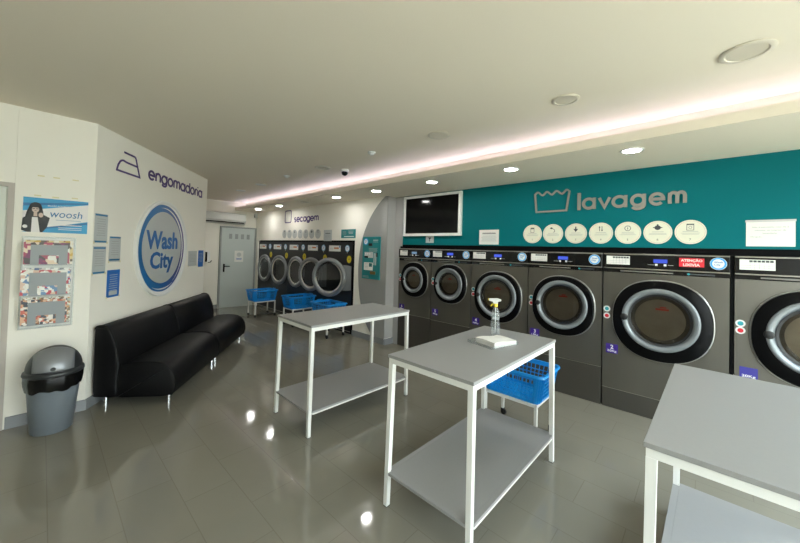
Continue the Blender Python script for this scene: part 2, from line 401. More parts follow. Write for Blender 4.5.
# skirting
def skirt(name, a, b, h=.095, t=.012):
    d = Vector((b[0]-a[0], b[1]-a[1])); d.normalize(); n = Vector((-d.y, d.x))
    struct(MB().prismz([a, b, (b[0]+n.x*t, b[1]+n.y*t), (a[0]+n.x*t, a[1]+n.y*t)][::1], .0005, h).build(name, M['skirt']))
skirt('baseboard_left', (XL, .319), (XL, -.155), t=.012)
skirt('baseboard_diagonal', A1, (A0[0]+.001, A0[1]+.001), t=.012)
skirt('baseboard_far', (XB, 2.92), (XB, 1.84)); skirt('baseboard_far_right', (XB, 3.805), (XB, 3.81))
skirt('baseboard_dryers', (-3.82, 3.804), (-4.62, 3.804), t=.016); skirt('baseboard_pier', (-3.803, 3.99), (-3.803, 3.788), t=.014)
# cove LED strip lying on the lip
o = strip(MB(), .200, .212, ZS+.0125, ZS+.024).build('led_strip', M['cove']); tag(o, 'long glowing LED strip hidden in the cove between ceiling and lowered soffit', 'light strip')

# windows (shopfront, mostly behind the camera)
def window(name, horizontal, p0, p1, fixed, z0, z1, k):
    fm = MB(); n = k
    for i in range(n+1):
        c = p0+(p1-p0)*i/n
        if horizontal: fm.box(c-.025, c+.025, fixed-.03, fixed+.03, z0, z1)
        else: fm.box(fixed-.03, fixed+.03, c-.025, c+.025, z0, z1)
    for z in (z0, z1-.05):
        if horizontal: fm.box(p0, p1, fixed-.029, fixed+.029, z, z+.05)
        else: fm.box(fixed-.029, fixed+.029, p0, p1, z, z+.05)
    f = struct(fm.build(name, M['doorframe']))
    g = MB()
    if horizontal: g.box(p0, p1, fixed-.003, fixed+.003, z0+.02, z1-.02)
    else: g.box(fixed-.003, fixed+.003, p0, p1, z0+.02, z1-.02)
    g.build('pane', M['pane'], f)
window('window_1', False, YR, 3.9, XR+.08, .06, 2.45, 4)
struct(MB().box(8.1, 8.4, -9, 5, 0, 3.4).build('building_opposite', M['facade']))

# doors
dl = struct(MB().box(XL-.06, XL+.012, -.20, -.165, 0, 1.99).box(XL-.06, XL+.012, -1.02, -.985, 0, 1.99).box(XL-.06, XL+.012, -.985, -.20, 1.955, 1.99).build('door_frame_1', M['frame1']))
d1 = struct(MB().box(XL-.05, XL-.005, -.9845, -.2005, .003, 1.9545, .001).build('door_1', M['door1']))
MB().tube([(XL-.004, -.90, 1.02), (XL+.045, -.90, 1.02), (XL+.045, -.80, 1.02)], .009).build('handle', M['chrome'], d1, True)
f2 = struct(MB().box(XB+.0005, XB+.045, 2.925, 2.962, 0, 2.005).box(XB+.0005, XB+.045, 3.768, 3.804, 0, 2.005).box(XB+.0005, XB+.045, 2.962, 3.768, 1.968, 2.005).build('door_frame_2', M['doorframe']))
d2 = struct(MB().box(XB+.001, XB+.028, 2.964, 3.766, .005, 1.966, .002).build('door_2', M['doorgrey']))
vt = MB()
for k in range(4):
    y = 3.172+k*.143
    vt.box(XB+.028, XB+.032, y-.036, y+.036, 1.70, 1.825)
vt.build('vent_grille', M['doorframe'], d2)
hh = MB().box(XB+.0285, XB+.036, 3.022, 3.058, .88, 1.08, .002); hh.tube([(XB+.03, 3.04, 1.02), (XB+.08, 3.04, 1.02), (XB+.08, 3.16, 1.02)], .011)
hh.build('handle', M['blackmatt'], d2)

# ------------------------------------------------------------------ ceiling fittings
def downlight(x, y, z, r, on, label, group):
    t = thing('ceiling_downlight', label, 'ceiling light', (x, y, z), 0, group)
    MB().lathe([(r*.80, -.0005), (r*1.08, -.0005), (r*1.10, -.004), (r*1.02, -.009), (r*.84, -.009), (r*.80, -.005)], n=40, close=True).build('trim_ring', M['white'] if on else M['lampring'], t, True)
    MB().lathe([(r*.82, -.0008), (r*.82, -.005), (0, -.0055)], n=40).build('diffuser', M['led'] if on else M['lampoff'], t, True)
    return t
for x, y, lab in [(-.456, 3.27, 'lit soffit downlight nearest the camera, above the last letters of the washer wall lettering'),
                  (-1.502, 3.29, 'lit soffit downlight above and left of the basin symbol'),
                  (-2.566, 3.33, 'lit soffit downlight right above the black wall screen'),
                  (-3.636, 3.37, 'lit soffit downlight above the pillar with the payment panel'),
                  (-4.65, 3.39, 'lit soffit downlight above the wall stretch right of the dryer lettering'),
                  (-6.68, 3.40, 'lit soffit downlight above the dryers, just left of the rectangle symbol'),
                  (-7.75, 3.43, 'farthest lit soffit downlight, near the grey back door')]:
    downlight(x, y, ZS, .078, True, lab, 'lit downlights along the soffit')
downlight(-5.67, 3.40, ZS, .078, False, 'unlit soffit downlight above the dryer lettering', 'unlit ceiling lamps')
downlight(.147, 2.462, ZC, .10, False, 'large unlit round ceiling lamp at the upper right, nearest the camera', 'unlit ceiling lamps')
downlight(-.731, 2.454, ZC, .082, False, 'unlit round ceiling lamp second from the upper right', 'unlit ceiling lamps')
downlight(-1.846, 2.484, ZC, .095, False, 'unlit round ceiling lamp in the middle of the main ceiling', 'unlit ceiling lamps')
downlight(-3.813, 2.539, ZC, .10, False, 'unlit round ceiling lamp left of the black dome camera', 'unlit ceiling lamps')
for x, y, l in ((-5.77, 2.578, 'pale round ceiling vent plate nearer the wall lettering of the dryers'), (-6.744, 2.621, 'farther pale round ceiling vent plate towards the back wall')):
    t = tag(MB().lathe([(.09, -.0005), (.09, -.006), (.06, -.008), (0, -.008)], (x, y, ZC), n=32).build('ceiling_vent', M['ac'], None, True), l, 'ceiling vent', 'ceiling vent plates')
t = thing('security_camera', 'small dome security camera with dark lens under the main ceiling', 'security camera', (-3.671, 2.80, ZC))
MB().lathe([(.055, -.0005), (.055, -.02), (.048, -.03), (0, -.03)], n=32).build('base', M['white'], t, True)
MB().lathe([(.040, -.0305), (.045, -.045), (.036, -.068), (.018, -.08), (0, -.083)], n=32).build('dome', M['camdark'], t, True)
for x, y, l in ((-4.699, 2.494, 'small white smoke detector left of the dome camera'), (-2.753, 2.466, 'small white smoke detector right of the dome camera')):
    t = thing('smoke_detector', l, 'smoke detector', (x, y, ZC), 0, 'smoke detectors')
    MB().lathe([(.045, -.0005), (.045, -.014), (.03, -.02), (0, -.02)], n=28).build('base', M['white'], t, True)
    MB().lathe([(.024, -.0205), (.022, -.034), (0, -.036)], n=28).build('sensor', M['white'], t, True)
t = thing('motion_sensor', 'tiny white corner sensor under the soffit above the dryers', 'sensor', (-8.64, 3.76, 2.32))
MB().box(-.03, .03, -.03, .045, -.05, .05, .008).build('body', M['ac'], t); MB().box(-.02, .02, -.034, -.0302, -.03, .01, .001).build('lens', M['inklight'], t)

# ------------------------------------------------------------------ washers
def squircle(cx, cz, a, b, n=72, e=2.28):
    p = []
    for i in range(n):
        t = 2*PI*i/n; c_, s_ = math.cos(t), math.sin(t)
        p.append((cx+a*math.copysign(abs(c_)**(2/e), c_), cz+b*math.copysign(abs(s_)**(2/e), s_)))
    return p
def washer(x0, x1, zb, cx, cz, R, ringr, glassr, label, num, kg, tagz, dotz, tagw=.105, lcd='lcd', red=False, tagmat='tag', badge=True, tw=None):
    YF = 3.977; w = x1-x0; glassr *= 1.07
    t = thing('washing_machine', label, 'washing machine', (x0, YF, 0), 0, 'front-loading washers along the teal wall')
    CX = cx-x0; top = 1.566; zl = 1.373
    # body with a round opening
    mb = MB(); n = 64; hole = []; rect = []
    hr = glassr*1.02
    angs = sorted(set([2*PI*i/n for i in range(n)]+[math.atan2(z-cz, x-CX) % (2*PI) for x in (.003, w-.003) for z in (zb, zl)]))
    for a in angs:
        c_, s_ = math.cos(a), math.sin(a); hole.append((CX+hr*c_, cz+hr*s_))
        ks = []
        if c_ > 1e-9: ks.append((w-.003-CX)/c_)
        if c_ < -1e-9: ks.append((.003-CX)/c_)
        if s_ > 1e-9: ks.append((zl-cz)/s_)
        if s_ < -1e-9: ks.append((zb-cz)/s_)
        k = min(ks); rect.append((CX+k*c_, cz+k*s_))
    bm = mb.bm; H = [bm.verts.new((x, 0, z)) for x, z in hole]; Rv = [bm.verts.new((x, 0, z)) for x, z in rect]; m = len(H)
    Hb = [bm.verts.new((x, .03, z)) for x, z in hole]; Rb = [bm.verts.new((x, .03, z)) for x, z in rect]
    for i in range(m):
        j = (i+1) % m
        bm.faces.new((H[i], H[j], Rv[j], Rv[i])); bm.faces.new((H[i], Hb[i], Hb[j], H[j])); bm.faces.new((Rv[i], Rv[j], Rb[j], Rb[i]))
    mb.box(.003, .02, .0305, .78, zb, top-.01).box(w-.02, w-.003, .0305, .78, zb, top-.01).box(.003, w-.003, .76, .78, zb, top-.01).box(.003, w-.003, .0305, .78, top-.02, top)
    mb.build('body', M['steel'], t)
    pl = MB().box(.004, w-.004, .004, .76, 0.0005, zb-.006, .003); pl.build('plinth', M['steeld'], t)
    MB().box(.003, w-.003, -.001, .02, zb-.0058, zb-.0004).build('bottom_seam', M['trim'], t)
    # dark slot strip with small plates
    lg = MB().box(.003, w-.003, .002, .03, zl+.0005, 1.412); lg.build('slot_strip', M['blackpanel'], t)
    MB().box(w*.16, w*.60, -.001, .0015, zl+.012, zl+.026).build('brand_plate', M['plate'], t)
    c = MB().box(w*.70, w*.90, -.001, .0015, zl+.012, zl+.026); c.build('handle_plate', M['ink'], t)
    MB().disc(w*.715, zl+.019, .010, -.003, -.0012, 20).build('indicator', M['cyan'], t)
    # control panel, slanted a touch
    cp = MB().box(.004, w-.004, -.012, .03, 1.424, top-.012, .003); P = cp.build('control_panel', M['blackpanel'], t)
    MB().box(.003, w-.003, -.014, .03, top-.0118, top, .002).build('top_trim', M['trim'], t)
    MB().box(.003, w-.003, -.016, .03, 1.4125, 1.4235, .002).build('lower_trim', M['trim'], t)
    y = -.0135
    pw = min(.2, w*.24)
    a = MB().box(.03, .03+pw, y, -.0122, 1.455, 1.54).build('price_list', M['paper'], t)
    g = MB()
    for k in range(6): g.box(.03+pw*.28+pw*.115*k, .03+pw*.28+pw*.115*(k+1)-.004, y-.0008, y-.0001, 1.518, 1.534)
    g.build('price_header', M['ink'], a)
    g = MB()
    for k in range(2): g.box(.036, .024+pw, y-.0006, y-.0001, 1.490-.018*k, 1.492-.018*k)
    for k in range(5): g.box(.03+pw*.30+pw*.13*k, .0315+pw*.30+pw*.13*k, y-.0006, y-.0001, 1.462, 1.515)
    g.build('price_lines', M['inklight'], a)
    lx = w*.50
    MB().box(lx-.052, lx+.052, y-.003, -.0122, 1.482, 1.518, .002).build('display', M[lcd], t)
    for bx_ in (lx-.03, lx+.035): MB().box(bx_-.01, bx_+.01, y-.002, -.0122, 1.455, 1.473, .001).build('button', M['white'], t)
    MB().box(lx-.095, lx-.045, y-.0005, -.0122, 1.462, 1.466).box(lx+.055, lx+.095, y-.0005, -.0122, 1.462, 1.466).build('panel_print', M['inklight'], t)
    if badge:
        br = .054 if w > .6 else .05; bx = w-.02-br
        B = MB().disc(bx, 1.4955, br, y-.001, -.0122, 36).build('round_badge', M['white'], t)
        MB().annulus(bx, 1.4955, br*.72, br*.95, y-.0022, y-.0011, 36).build('badge_ring', M['badge'], B)
        text('badge_text', 'Wash\nCity', M['logoblue'], B, bx, 1.4955-br*.38, br*.76, y-.0011, w=br*1.05, bold=.02, depth=.0008, align='CENTER')
    if red:
        rx0, rx1 = -.183-x0, -.013-x0
        Rr = MB().box(rx0, rx1, y-.0005, -.0122, 1.458, 1.537, .0).build('warning_sticker', M['red'], t)
        text('warning_text', 'ATENÇÃO', M['white'], Rr, (rx0+rx1)/2, 1.5, .032, y-.0006, w=.145, bold=.03, depth=.0008, align='CENTER')
        text('warning_text', 'LIXIVIA', M['white'], Rr, (rx0+rx1)/2, 1.464, .025, y-.0006, w=.115, bold=.03, depth=.0008, align='CENTER')
    # door surround: chrome edge + black squircle with hole
    sq = squircle(CX, cz-.012 if R > .3 else cz, R, R*1.01)
    def plate(pts, rin, y0, y1, y2=None):
        mm = MB(); bmm = mm.bm; nn = len(pts)
        zc_ = cz
        rin_ = [(CX+rin*math.cos(math.atan2(z-zc_, x-CX)), zc_+rin*math.sin(math.atan2(z-zc_, x-CX))) for x, z in pts]
        ins = [(CX+(x-CX)*.965, cz+(z-cz)*.965) for x, z in pts]
        L_ = [[bmm.verts.new((x, yy, z)) for x, z in pp] for pp, yy in ((pts, y1), (pts, y0+.008), (ins, y0), (rin_, y0), (rin_, y1))]
        for A, B in zip(L_, L_[1:]):
            for i in range(nn): bmm.faces.new((A[i], A[(i+1) % nn], B[(i+1) % nn], B[i]))
        return mm
    sur = plate(sq, ringr*.9, -.045, -.0005).build('door_surround', M['blackplastic'], t, True, 35)
    ed = [(x, -.012, z) for x, z in squircle(CX, cz-.012 if R > .3 else cz, R+.004, R*1.01+.004)]
    MB().tube(ed, .0068, 8, True).build('chrome_edge', M['trimbright'], t, True, 80)
    ring = MB().lathe([(ringr*.99, -.030), (ringr, -.058), (ringr*.985, -.064), (ringr*.95, -.067), (max(ringr*.87, glassr*1.05), -.065), (max(ringr*.86, glassr*1.04), -.060), (glassr*1.025, -.050), (glassr*1.01, -.03)], (CX, 0, cz), 'y', 72, True).build('door_ring', M['ring'], t, True, 60)
    MB().lathe([(glassr*1.02, -.056), (glassr*1.02, -.03), (glassr*.94, -.025), (glassr*.94, -.050)], (CX, 0, cz), 'y', 64, True).build('door_gasket', M['rubber'], ring, True)
    MB().lathe([(glassr*.945, -.048), (glassr*.88, -.030), (glassr*.7, -.004), (glassr*.45, .016), (glassr*.2, .024), (0, .025)], (CX, 0, cz), 'y', 56).build('door_glass', M['doorglass'], ring, True, 80)
    gl = MB().box(CX-glassr*.12, CX+glassr*.30, -.044, -.0433, cz+glassr*.40, cz+glassr*.47); gl.box(CX+glassr*.02, CX+glassr*.22, -.044, -.0433, cz+glassr*.49, cz+glassr*.54)
    gl.build('warning_print', M['redprint'], ring)  # plain red warning label on the door glass
    # latch bump on the left
    MB().lathe([(.0, -.074), (.020*R/.32, -.073), (.027*R/.32, -.068), (.028*R/.32, -.040)], (CX-ringr*.93, 0, cz-.005), 'y', 28).build('door_latch', M['rubber'], ring, True)
    # drum
    dp = .36
    MB().lathe([(glassr*.98, -.02), (glassr*.98, .03), (glassr*1.25, .06), (glassr*1.25, dp-.02), (glassr*1.12, dp), (glassr*.98, dp-.002), (glassr*.94, dp-.018), (glassr*.84, dp-.018), (glassr*.8, dp), (glassr*.62, dp), (glassr*.58, dp-.016), (glassr*.5, dp-.016), (glassr*.46, dp+.004), (glassr*.22, dp+.004), (glassr*.18, dp-.03), (.001, dp-.035)], (CX, 0, cz), 'y', 56).build('drum', M['drum'], t, True, 50)
    rb = MB()
    for k in range(3):
        a = PI/2+2*PI*k/3+.4; px, pz = CX+glassr*1.2*math.cos(a), cz+glassr*1.2*math.sin(a)
        rb.bar((px, .07, pz), (px, dp-.01, pz), .06, .05)
    for k in range(10):
        a = 2*PI*k/10
        rb.disc(CX+glassr*.8*math.cos(a), cz+glassr*.8*math.sin(a), .012, dp-.006, dp+.002, 12)
    rb.build('drum_lifter', M['trim'], t)
    # stickers: hot/cold dots, number tag
    for nm, mt, dz in (('cold_sticker', 'cyan', dotz[0]), ('hot_sticker', 'red', dotz[1])):
        q = MB().disc(.038 if w > .7 else .034, dz, .030 if w > .9 else .027, -.002, -.0003, 28).build(nm, M['white'], t)
        MB().disc(.038 if w > .7 else .034, dz, .018, -.0032, -.0021, 24).build('sticker_centre', M[mt], q)
    tx0 = .034
    T = MB().box(tx0, tx0+tagw, -.002, -.0003, tagz-.095, tagz, .0).build('number_tag', M[tagmat], t)
    if num: text('number', num, M['white'], T, tx0+tagw/2, tagz-.050, .040, -.0021, bold=.02, depth=.0008, align='CENTER')
    text('weight', kg, M['white'], T, tx0+tagw/2, tagz-.086, .026, -.0021, w=tagw*.76, bold=.015, depth=.0008, align='CENTER')
    return t
washer(-3.690, -3.029, .525, -3.345, 1.085, .262, .200, .138, 'brushed steel washer at the far left end, under the black screen, narrowest of the row', '6', '9Kg', .672, (1.13, 1.065), tw=.08, lcd='lcdw')
washer(-3.023, -2.352, .515, -2.680, 1.075, .270, .226, .150, 'dark steel washer second from left with purple tag 5', '5', '9Kg', .683, (1.121, 1.061))
washer(-2.346, -1.570, .400, -1.957, .988, .315, .267, .196, 'dark steel washer third from left with purple tag 4, behind the spray bottle', '4', '13Kg', .663, (1.039, .972))
washer(-1.564, -.793, .389, -1.180, .983, .320, .267, .198, 'dark steel washer fourth from left with purple tag 3, behind the blue basket', '3', '13Kg', .660, (1.021, .956))
washer(-.787, .150, .200, -.320, .950, .370, .292, .218, 'large steel washer with purple tag 2 and a red warning sticker on its panel', '2', '20Kg', .644, (.995, .924), red=True)
washer(.174, 1.120, .200, .640, .955, .368, .292, .218, 'large steel washer cut off at the right edge behind the nearest table', '', '20Kg', .652, (1.006, .948), tagmat='tagblue', badge=False)
# ------------------------------------------------------------------ dryers
dry_labels = ['dark tumble dryer farthest left, next to the grey back door', 'dark tumble dryer second from left, its door closed', 'dark tumble dryer in the middle of the five',
              'dark tumble dryer second from right with its round door slightly ajar', 'dark tumble dryer at the right end with its round door standing open']
def dryer(i, ang, Rc, r):
    x0 = -8.510+.762*i; YF = 3.825; w = .758
    t = thing('tumble_dryer', dry_labels[i], 'tumble dryer', (x0, YF, 0), 0, 'dark tumble dryers in a row')
    cx, cz = .40, 1.0
    mb = MB(); n = 56; hr = .285
    angs = sorted(set([2*PI*k/n for k in range(n)]+[math.atan2(z-cz, x-cx) % (2*PI) for x in (.002, w-.002) for z in (.0005, 1.66)]))
    H = []; Rr = []
    for a in angs:
        c_, s_ = math.cos(a), math.sin(a); ks = []
        if c_ > 1e-9: ks.append((w-.002-cx)/c_)
        if c_ < -1e-9: ks.append((.002-cx)/c_)
        if s_ > 1e-9: ks.append((1.66-cz)/s_)
        if s_ < -1e-9: ks.append((.0005-cz)/s_)
        k = min(ks); H.append((cx+hr*c_, cz+hr*s_)); Rr.append((cx+k*c_, cz+k*s_))
    bm = mb.bm; m = len(H)
    a_ = [bm.verts.new((x, 0, z)) for x, z in H]; b_ = [bm.verts.new((x, 0, z)) for x, z in Rr]; c2 = [bm.verts.new((x, .03, z)) for x, z in H]; d2_ = [bm.verts.new((x, .03, z)) for x, z in Rr]
    for k in range(m):
        j = (k+1) % m
        bm.faces.new((a_[k], a_[j], b_[j], b_[k])); bm.faces.new((a_[k], c2[k], c2[j], a_[j])); bm.faces.new((b_[k], b_[j], d2_[j], d2_[k]))
    mb.box(.002, .02, .0305, .85, .0005, 1.66).box(w-.02, w-.002, .0305, .85, .0005, 1.66).box(.0201, w-.0201, .83, .85, .0005, 1.66).box(.0201, w-.0201, .0305, .829, 1.64, 1.66)
    mb.build('body', M['navy'], t)
    MB().box(.002, w-.002, -.004, -.0003, .03, .042).build('lower_trim', M['trim'], t)
    MB().lathe([(hr, -.001), (hr, .03), (.33, .05), (.33, .55), (.02, .56)], (cx, 0, cz), 'y', 48).build('drum', M['drumhole'], t, True, 50)
    MB().annulus(cx, cz, hr, hr+.018, -.004, -.0004, 56).build('opening_gasket', M['rubber'], t)
    # door hinged on its right side
    hx = .755-.012
    D = MB()
    dcx = -Rc
    D.lathe([(r*.985, -.012), (r, -.030), (r*.985, -.052), (r*.92, -.064), (r*.84, -.062), (r*.785, -.045), (r*.785, -.012)], (dcx, 0, cz), 'y', 64, True)
    d = D.build('door', M['ringd'], t, True, 55)
    d.location = (hx, 0, 0); d.rotation_euler = (0, 0, math.radians(ang))
    MB().lathe([(r*.79, -.048), (r*.79, -.02), (r*.72, -.014), (r*.72, -.04)], (dcx, 0, cz), 'y', 56, True).build('door_gasket', M['chrome'], d, True)
    MB().lathe([(r*.74, -.030), (r*.74, -.024), (r*.60, .02), (r*.2, .05), (0, .052)], (dcx, 0, cz), 'y', 48).build('door_glass', M['dryglass'], d, True, 60)
    if ang > 5:
        MB().prism([(dcx+r*.80, cz+.235), (-.045, cz+.225), (.0, cz+.215), (.0, cz-.215), (-.045, cz-.225), (dcx+r*.80, cz-.235), (dcx+r*.97, cz)], -.022, -.006).build('hinge_plate', M['ringd'], d)
    # labels
    a = MB().box(.035, .40, -.004, -.0003, 1.478, 1.590).build('price_label', M['paper'], t)
    MB().box(.20, .345, -.0052, -.0041, 1.525, 1.555).build('orange_print', M['orange'], a)
    MB().box(.36, .39, -.0052, -.0041, 1.55, 1.585).build('blue_print', M['noticeblue'], a)
    MB().box(.06, .18, -.0052, -.0041, 1.535, 1.541).box(.06, .17, -.0052, -.0041, 1.515, 1.519).build('text_lines', M['inklight'], a)
    bx = .605
    B = MB().disc(bx, 1.54, .062, -.004, -.0003, 32).build('round_badge', M['badgedry'], t)
    MB().disc(bx, 1.54, .046, -.0052, -.0041, 28).build('badge_centre', M['white'], B)
    text('badge_text', 'Wash\nCity', M['logoblue'], B, bx, 1.515, .05, -.0053, w=.06, bold=.02, depth=.0006, align='CENTER')
    MB().box(bx-.01, bx+.01, -.003, -.0003, 1.45, 1.477).build('lock', M['trim'], t)
    Y = MB().disc(.665, 1.34, .062, -.004, -.0003, 28, .068).build('yellow_sticker', M['yellow'], t)
    MB().box(.645, .685, -.0052, -.0041, 1.335, 1.345).box(.65, .68, -.0052, -.0041, 1.355, 1.362).build('sticker_print', M['ink'], Y)
    return t
for i, (a, Rc, r) in enumerate(((0, .343, .335), (4, .32, .34), (0, .36, .34), (11, .42, .34), (22, .455, .36))): dryer(i, a, Rc, r)
struct(MB().box(-4.698, -4.626, 3.828, 4.6, .0005, 1.675).box(-8.533, -8.512, 3.828, 4.6, .0005, 1.675).box(-8.511, -4.699, 3.85, 4.6, 1.662, 1.689).build('trim_2', M['blackmatt']))
struct(MB().box(-3.69, XR, 4.0, 4.6, 1.570, 1.627).box(.153, .171, 3.985, 4.6, .001, 1.566).build('trim_3', M['blackmatt']))

# ------------------------------------------------------------------ wall frames of reference
def wall_thing(name, label, cat, wall, u, z, group=None):
    """local x runs right along the wall, local -y out of it, origin at (u, z)"""
    if wall == 'washers': loc, rz = (u, 3.9945, z), 0
    if wall == 'dryers': loc, rz = (u, 3.8095, z), 0
    if wall == 'pillar': loc, rz = (u, 3.7895, z), 0
    if wall == 'left': loc, rz = (XL+.0005, u, z), PI/2
    if wall == 'far': loc, rz = (XB+.0005, u, z), PI/2
    if wall == 'door2': loc, rz = (XB+.0285, u, z), PI/2
    if wall == 'diag':
        d = Vector((A1[0]-A0[0], A1[1]-A0[1])).normalized(); n = Vector((d.y, -d.x))
        loc, rz = (A0[0]+d.x*u+n.x*.0005, A0[1]+d.y*u+n.y*.0005, z), math.atan2(d.y, d.x)
    return thing(name, label, cat, loc, rz, group)
def lines(parent, x0, x1, zs, y, h=.004, m='inklight', name='text_lines'):
    mb = MB()
    for k, z in enumerate(zs):
        f = random.uniform(.0, .12)*(x1-x0); mb.box(x0+f, x1-f*.8, y-.0006, y-.0001, z-h/2, z+h/2)
    return mb.build(name, M[m], parent)

# TV
t = wall_thing('television', 'black wall screen in a white box frame above the leftmost washers', 'television', 'washers', -3.06, 2.08)
MB().box(-.54, .54, -.040, 0, -.315, -.277).box(-.54, .54, -.040, 0, .277, .315).box(-.54, -.502, -.040, 0, -.2769, .2769).box(.495, .54, -.040, 0, -.2769, .2769).build('frame', M['white'], t)
MB().box(-.5015, .4945, -.026, -.001, -.2765, .2765).build('screen', M['tv'], t)
# notices on the teal wall
t = wall_thing('notice', 'tiny pale notice with a drawn symbol on teal wall below the screen', 'notice', 'washers', -3.085, 1.712)
MB().box(-.075, .075, -.002, 0, -.052, .052).build('sheet', M['papergrey'], t)
MB().prism([(-.03, .03), (.03, .03), (.006, 0), (.006, -.032), (-.006, -.032), (-.006, 0)], -.003, -.0021).build('symbol', M['ink'], t)
t = wall_thing('notice', 'white A4 notice on the teal wall between the screen and the round signs', 'notice', 'washers', -2.106, 1.74)
MB().box(-.14, .14, -.002, 0, -.097, .097).build('sheet', M['paper'], t)
lines(t, -.10, .10, [.055, .045], -.002, .006, 'ink', 'heading'); lines(t, -.11, .11, [.015, -.0, -.02, -.035, -.05], -.002)
t = wall_thing('notice', 'larger white notice in a clear sleeve at the right end of the teal wall', 'notice', 'washers', .376, 1.757)
MB().box(-.134, .134, -.002, 0, -.107, .107).build('sheet', M['paper'], t)
MB().box(-.138, .138, -.0028, -.0021, .092, .110).build('tape', M['papergrey'], t)
text('notice_text', 'Não é permitido mais de 2', M['inklight'], t, 0, .042, .014, -.0022, w=.20, bold=.01, depth=.0006, align='CENTER')
text('notice_text', 'minutos, no interior da', M['inklight'], t, 0, .018, .013, -.0022, w=.17, bold=.01, depth=.0006, align='CENTER')
text('notice_text', 'lavandaria.', M['inklight'], t, 0, -.006, .013, -.0022, w=.08, bold=.01, depth=.0006, align='CENTER')
text('notice_text', 'Obrigado.', M['inklight'], t, -.112, -.036, .012, -.0022, w=.07, bold=.01, depth=.0006)
# lavagem lettering and basin
t = wall_thing('wall_lettering', 'raised grey word lavagem on the teal wall above the washers', 'lettering', 'washers', 0, 0)
mb = MB(); wd = .028
def put(c, x0, x1, z0=2.031, z1=2.160):
    adv, st = glyph(c); k = (x1-x0-wd)/adv if adv else 1; h = z1-z0-wd
    for q, p in enumerate(st): mb.ribbon([(x0+wd/2+x*k, z0+wd/2+z*h) for x, z in p], wd, -.016-.0006*q, -.0005)
mb.box(-1.045, -1.013, -.016, -.0005, 2.031, 2.218)
for c, a, b in (('a', -1.0, -.868), ('v', -.850, -.726), ('a', -.724, -.588), ('g', -.565, -.437), ('e', -.415, -.290), ('m', -.270, -.134)): put(c, a, b)
mb.build('letters', M['letter'], t)
t = wall_thing('wash_basin_symbol', 'raised grey outline of a wash basin on the teal wall left of the lettering', 'symbol', 'washers', 0, 0)
wav = [(-1.510, 2.245)]
for a, b in (((-1.474, 2.268), (-1.422, 2.228)), ((-1.373, 2.266), (-1.317, 2.228)), ((-1.266, 2.266), (-1.208, 2.228)), ((-1.160, 2.268), (-1.130, 2.250))): wav += [a, b]
wav = smoothpts(wav, 5)
MB().ribbon(wav+[(-1.158, 2.036), (-1.490, 2.034)], .018, -.016, -.0005, True).build('outline', M['letter'], t)
# seven round instruction signs
icons = ['a small machine drawing', 'a hand and card drawing', 'a downward arrow over a tray', 'up and down arrows', 'an i inside a circle', 'a dark round drum drawing', 'a square washer drawing']
def icon(k, t, y, mt):
    mb = MB(); z = .045
    if k == 0: mb.ribbon([(-.02, z-.028), (.02, z-.028), (.02, z+.028), (-.02, z+.028)], .004, y-.001, y, True).box(-.018, .018, y-.001, y, z+.012, z+.024)
    if k == 1: mb.disc(-.016, z+.018, .014, y-.001, y, 16, .010).ribbon([(-.004, z+.012), (.018, z), (.02, z-.022), (.006, z-.028)], .005, y-.001, y)
    if k == 2: mb.prism([(-.024, z+.005), (0, z-.03), (.024, z+.005)], y-.001, y).box(-.006, .006, y-.001, y, z+.005, z+.03)
    if k == 3:
        mb.box(-.014, -.008, y-.001, y, z-.025, z+.015).prism([(-.02, z+.012), (-.011, z+.03), (-.002, z+.012)], y-.001, y)
        mb.box(.008, .014, y-.001, y, z-.012, z+.028).prism([(.002, z-.01), (.011, z-.028), (.02, z-.01)], y-.001, y)
    if k == 4: mb.annulus(0, z, .022, .027, y-.001, y, 28).box(-.003, .003, y-.001, y, z-.013, z+.006).disc(0, z+.012, .0035, y-.001, y, 10)
    if k == 5: mb.disc(0, z, .025, y-.001, y, 20, .022).box(-.036, .036, y-.001, y, z-.003, z+.005).disc(0, z+.026, .008, y-.001, y, 10)
    if k == 6: mb.ribbon([(-.024, z-.028), (.024, z-.028), (.024, z+.028), (-.024, z+.028)], .004, y-.001, y, True).box(-.022, .022, y-.001, y, z+.018, z+.025).annulus(0, z-.004, .010, .0125, y-.001, y, 20)
    mb.build('icon', M[mt], t)
for k in range(7):
    x = [-1.534, -1.300, -1.059, -.818, -.582, -.344, -.109][k]
    t = wall_thing('instruction_sign', 'round cream sign %d on the teal wall, with %s' % (k+1, icons[k]), 'sign', 'washers', x, 1.775, 'round instruction signs above the washers')
    MB().disc(0, 0, .110, -.006, 0, 56).build('disc', M['disc'], t)
    MB().annulus(0, 0, .0985, .1005, -.0068, -.0061, 56).build('border', M['inklight'], t)
    icon(k, t, -.0061, 'ink'); lines(t, -.055, .055, [.005], -.0061, .004); lines(t, -.07, .07, [-.010, -.020], -.0061, .003)
    text('number', str(k+1), M['ink'], t, 0, -.078, .020, -.0061, depth=.0008, align='CENTER')
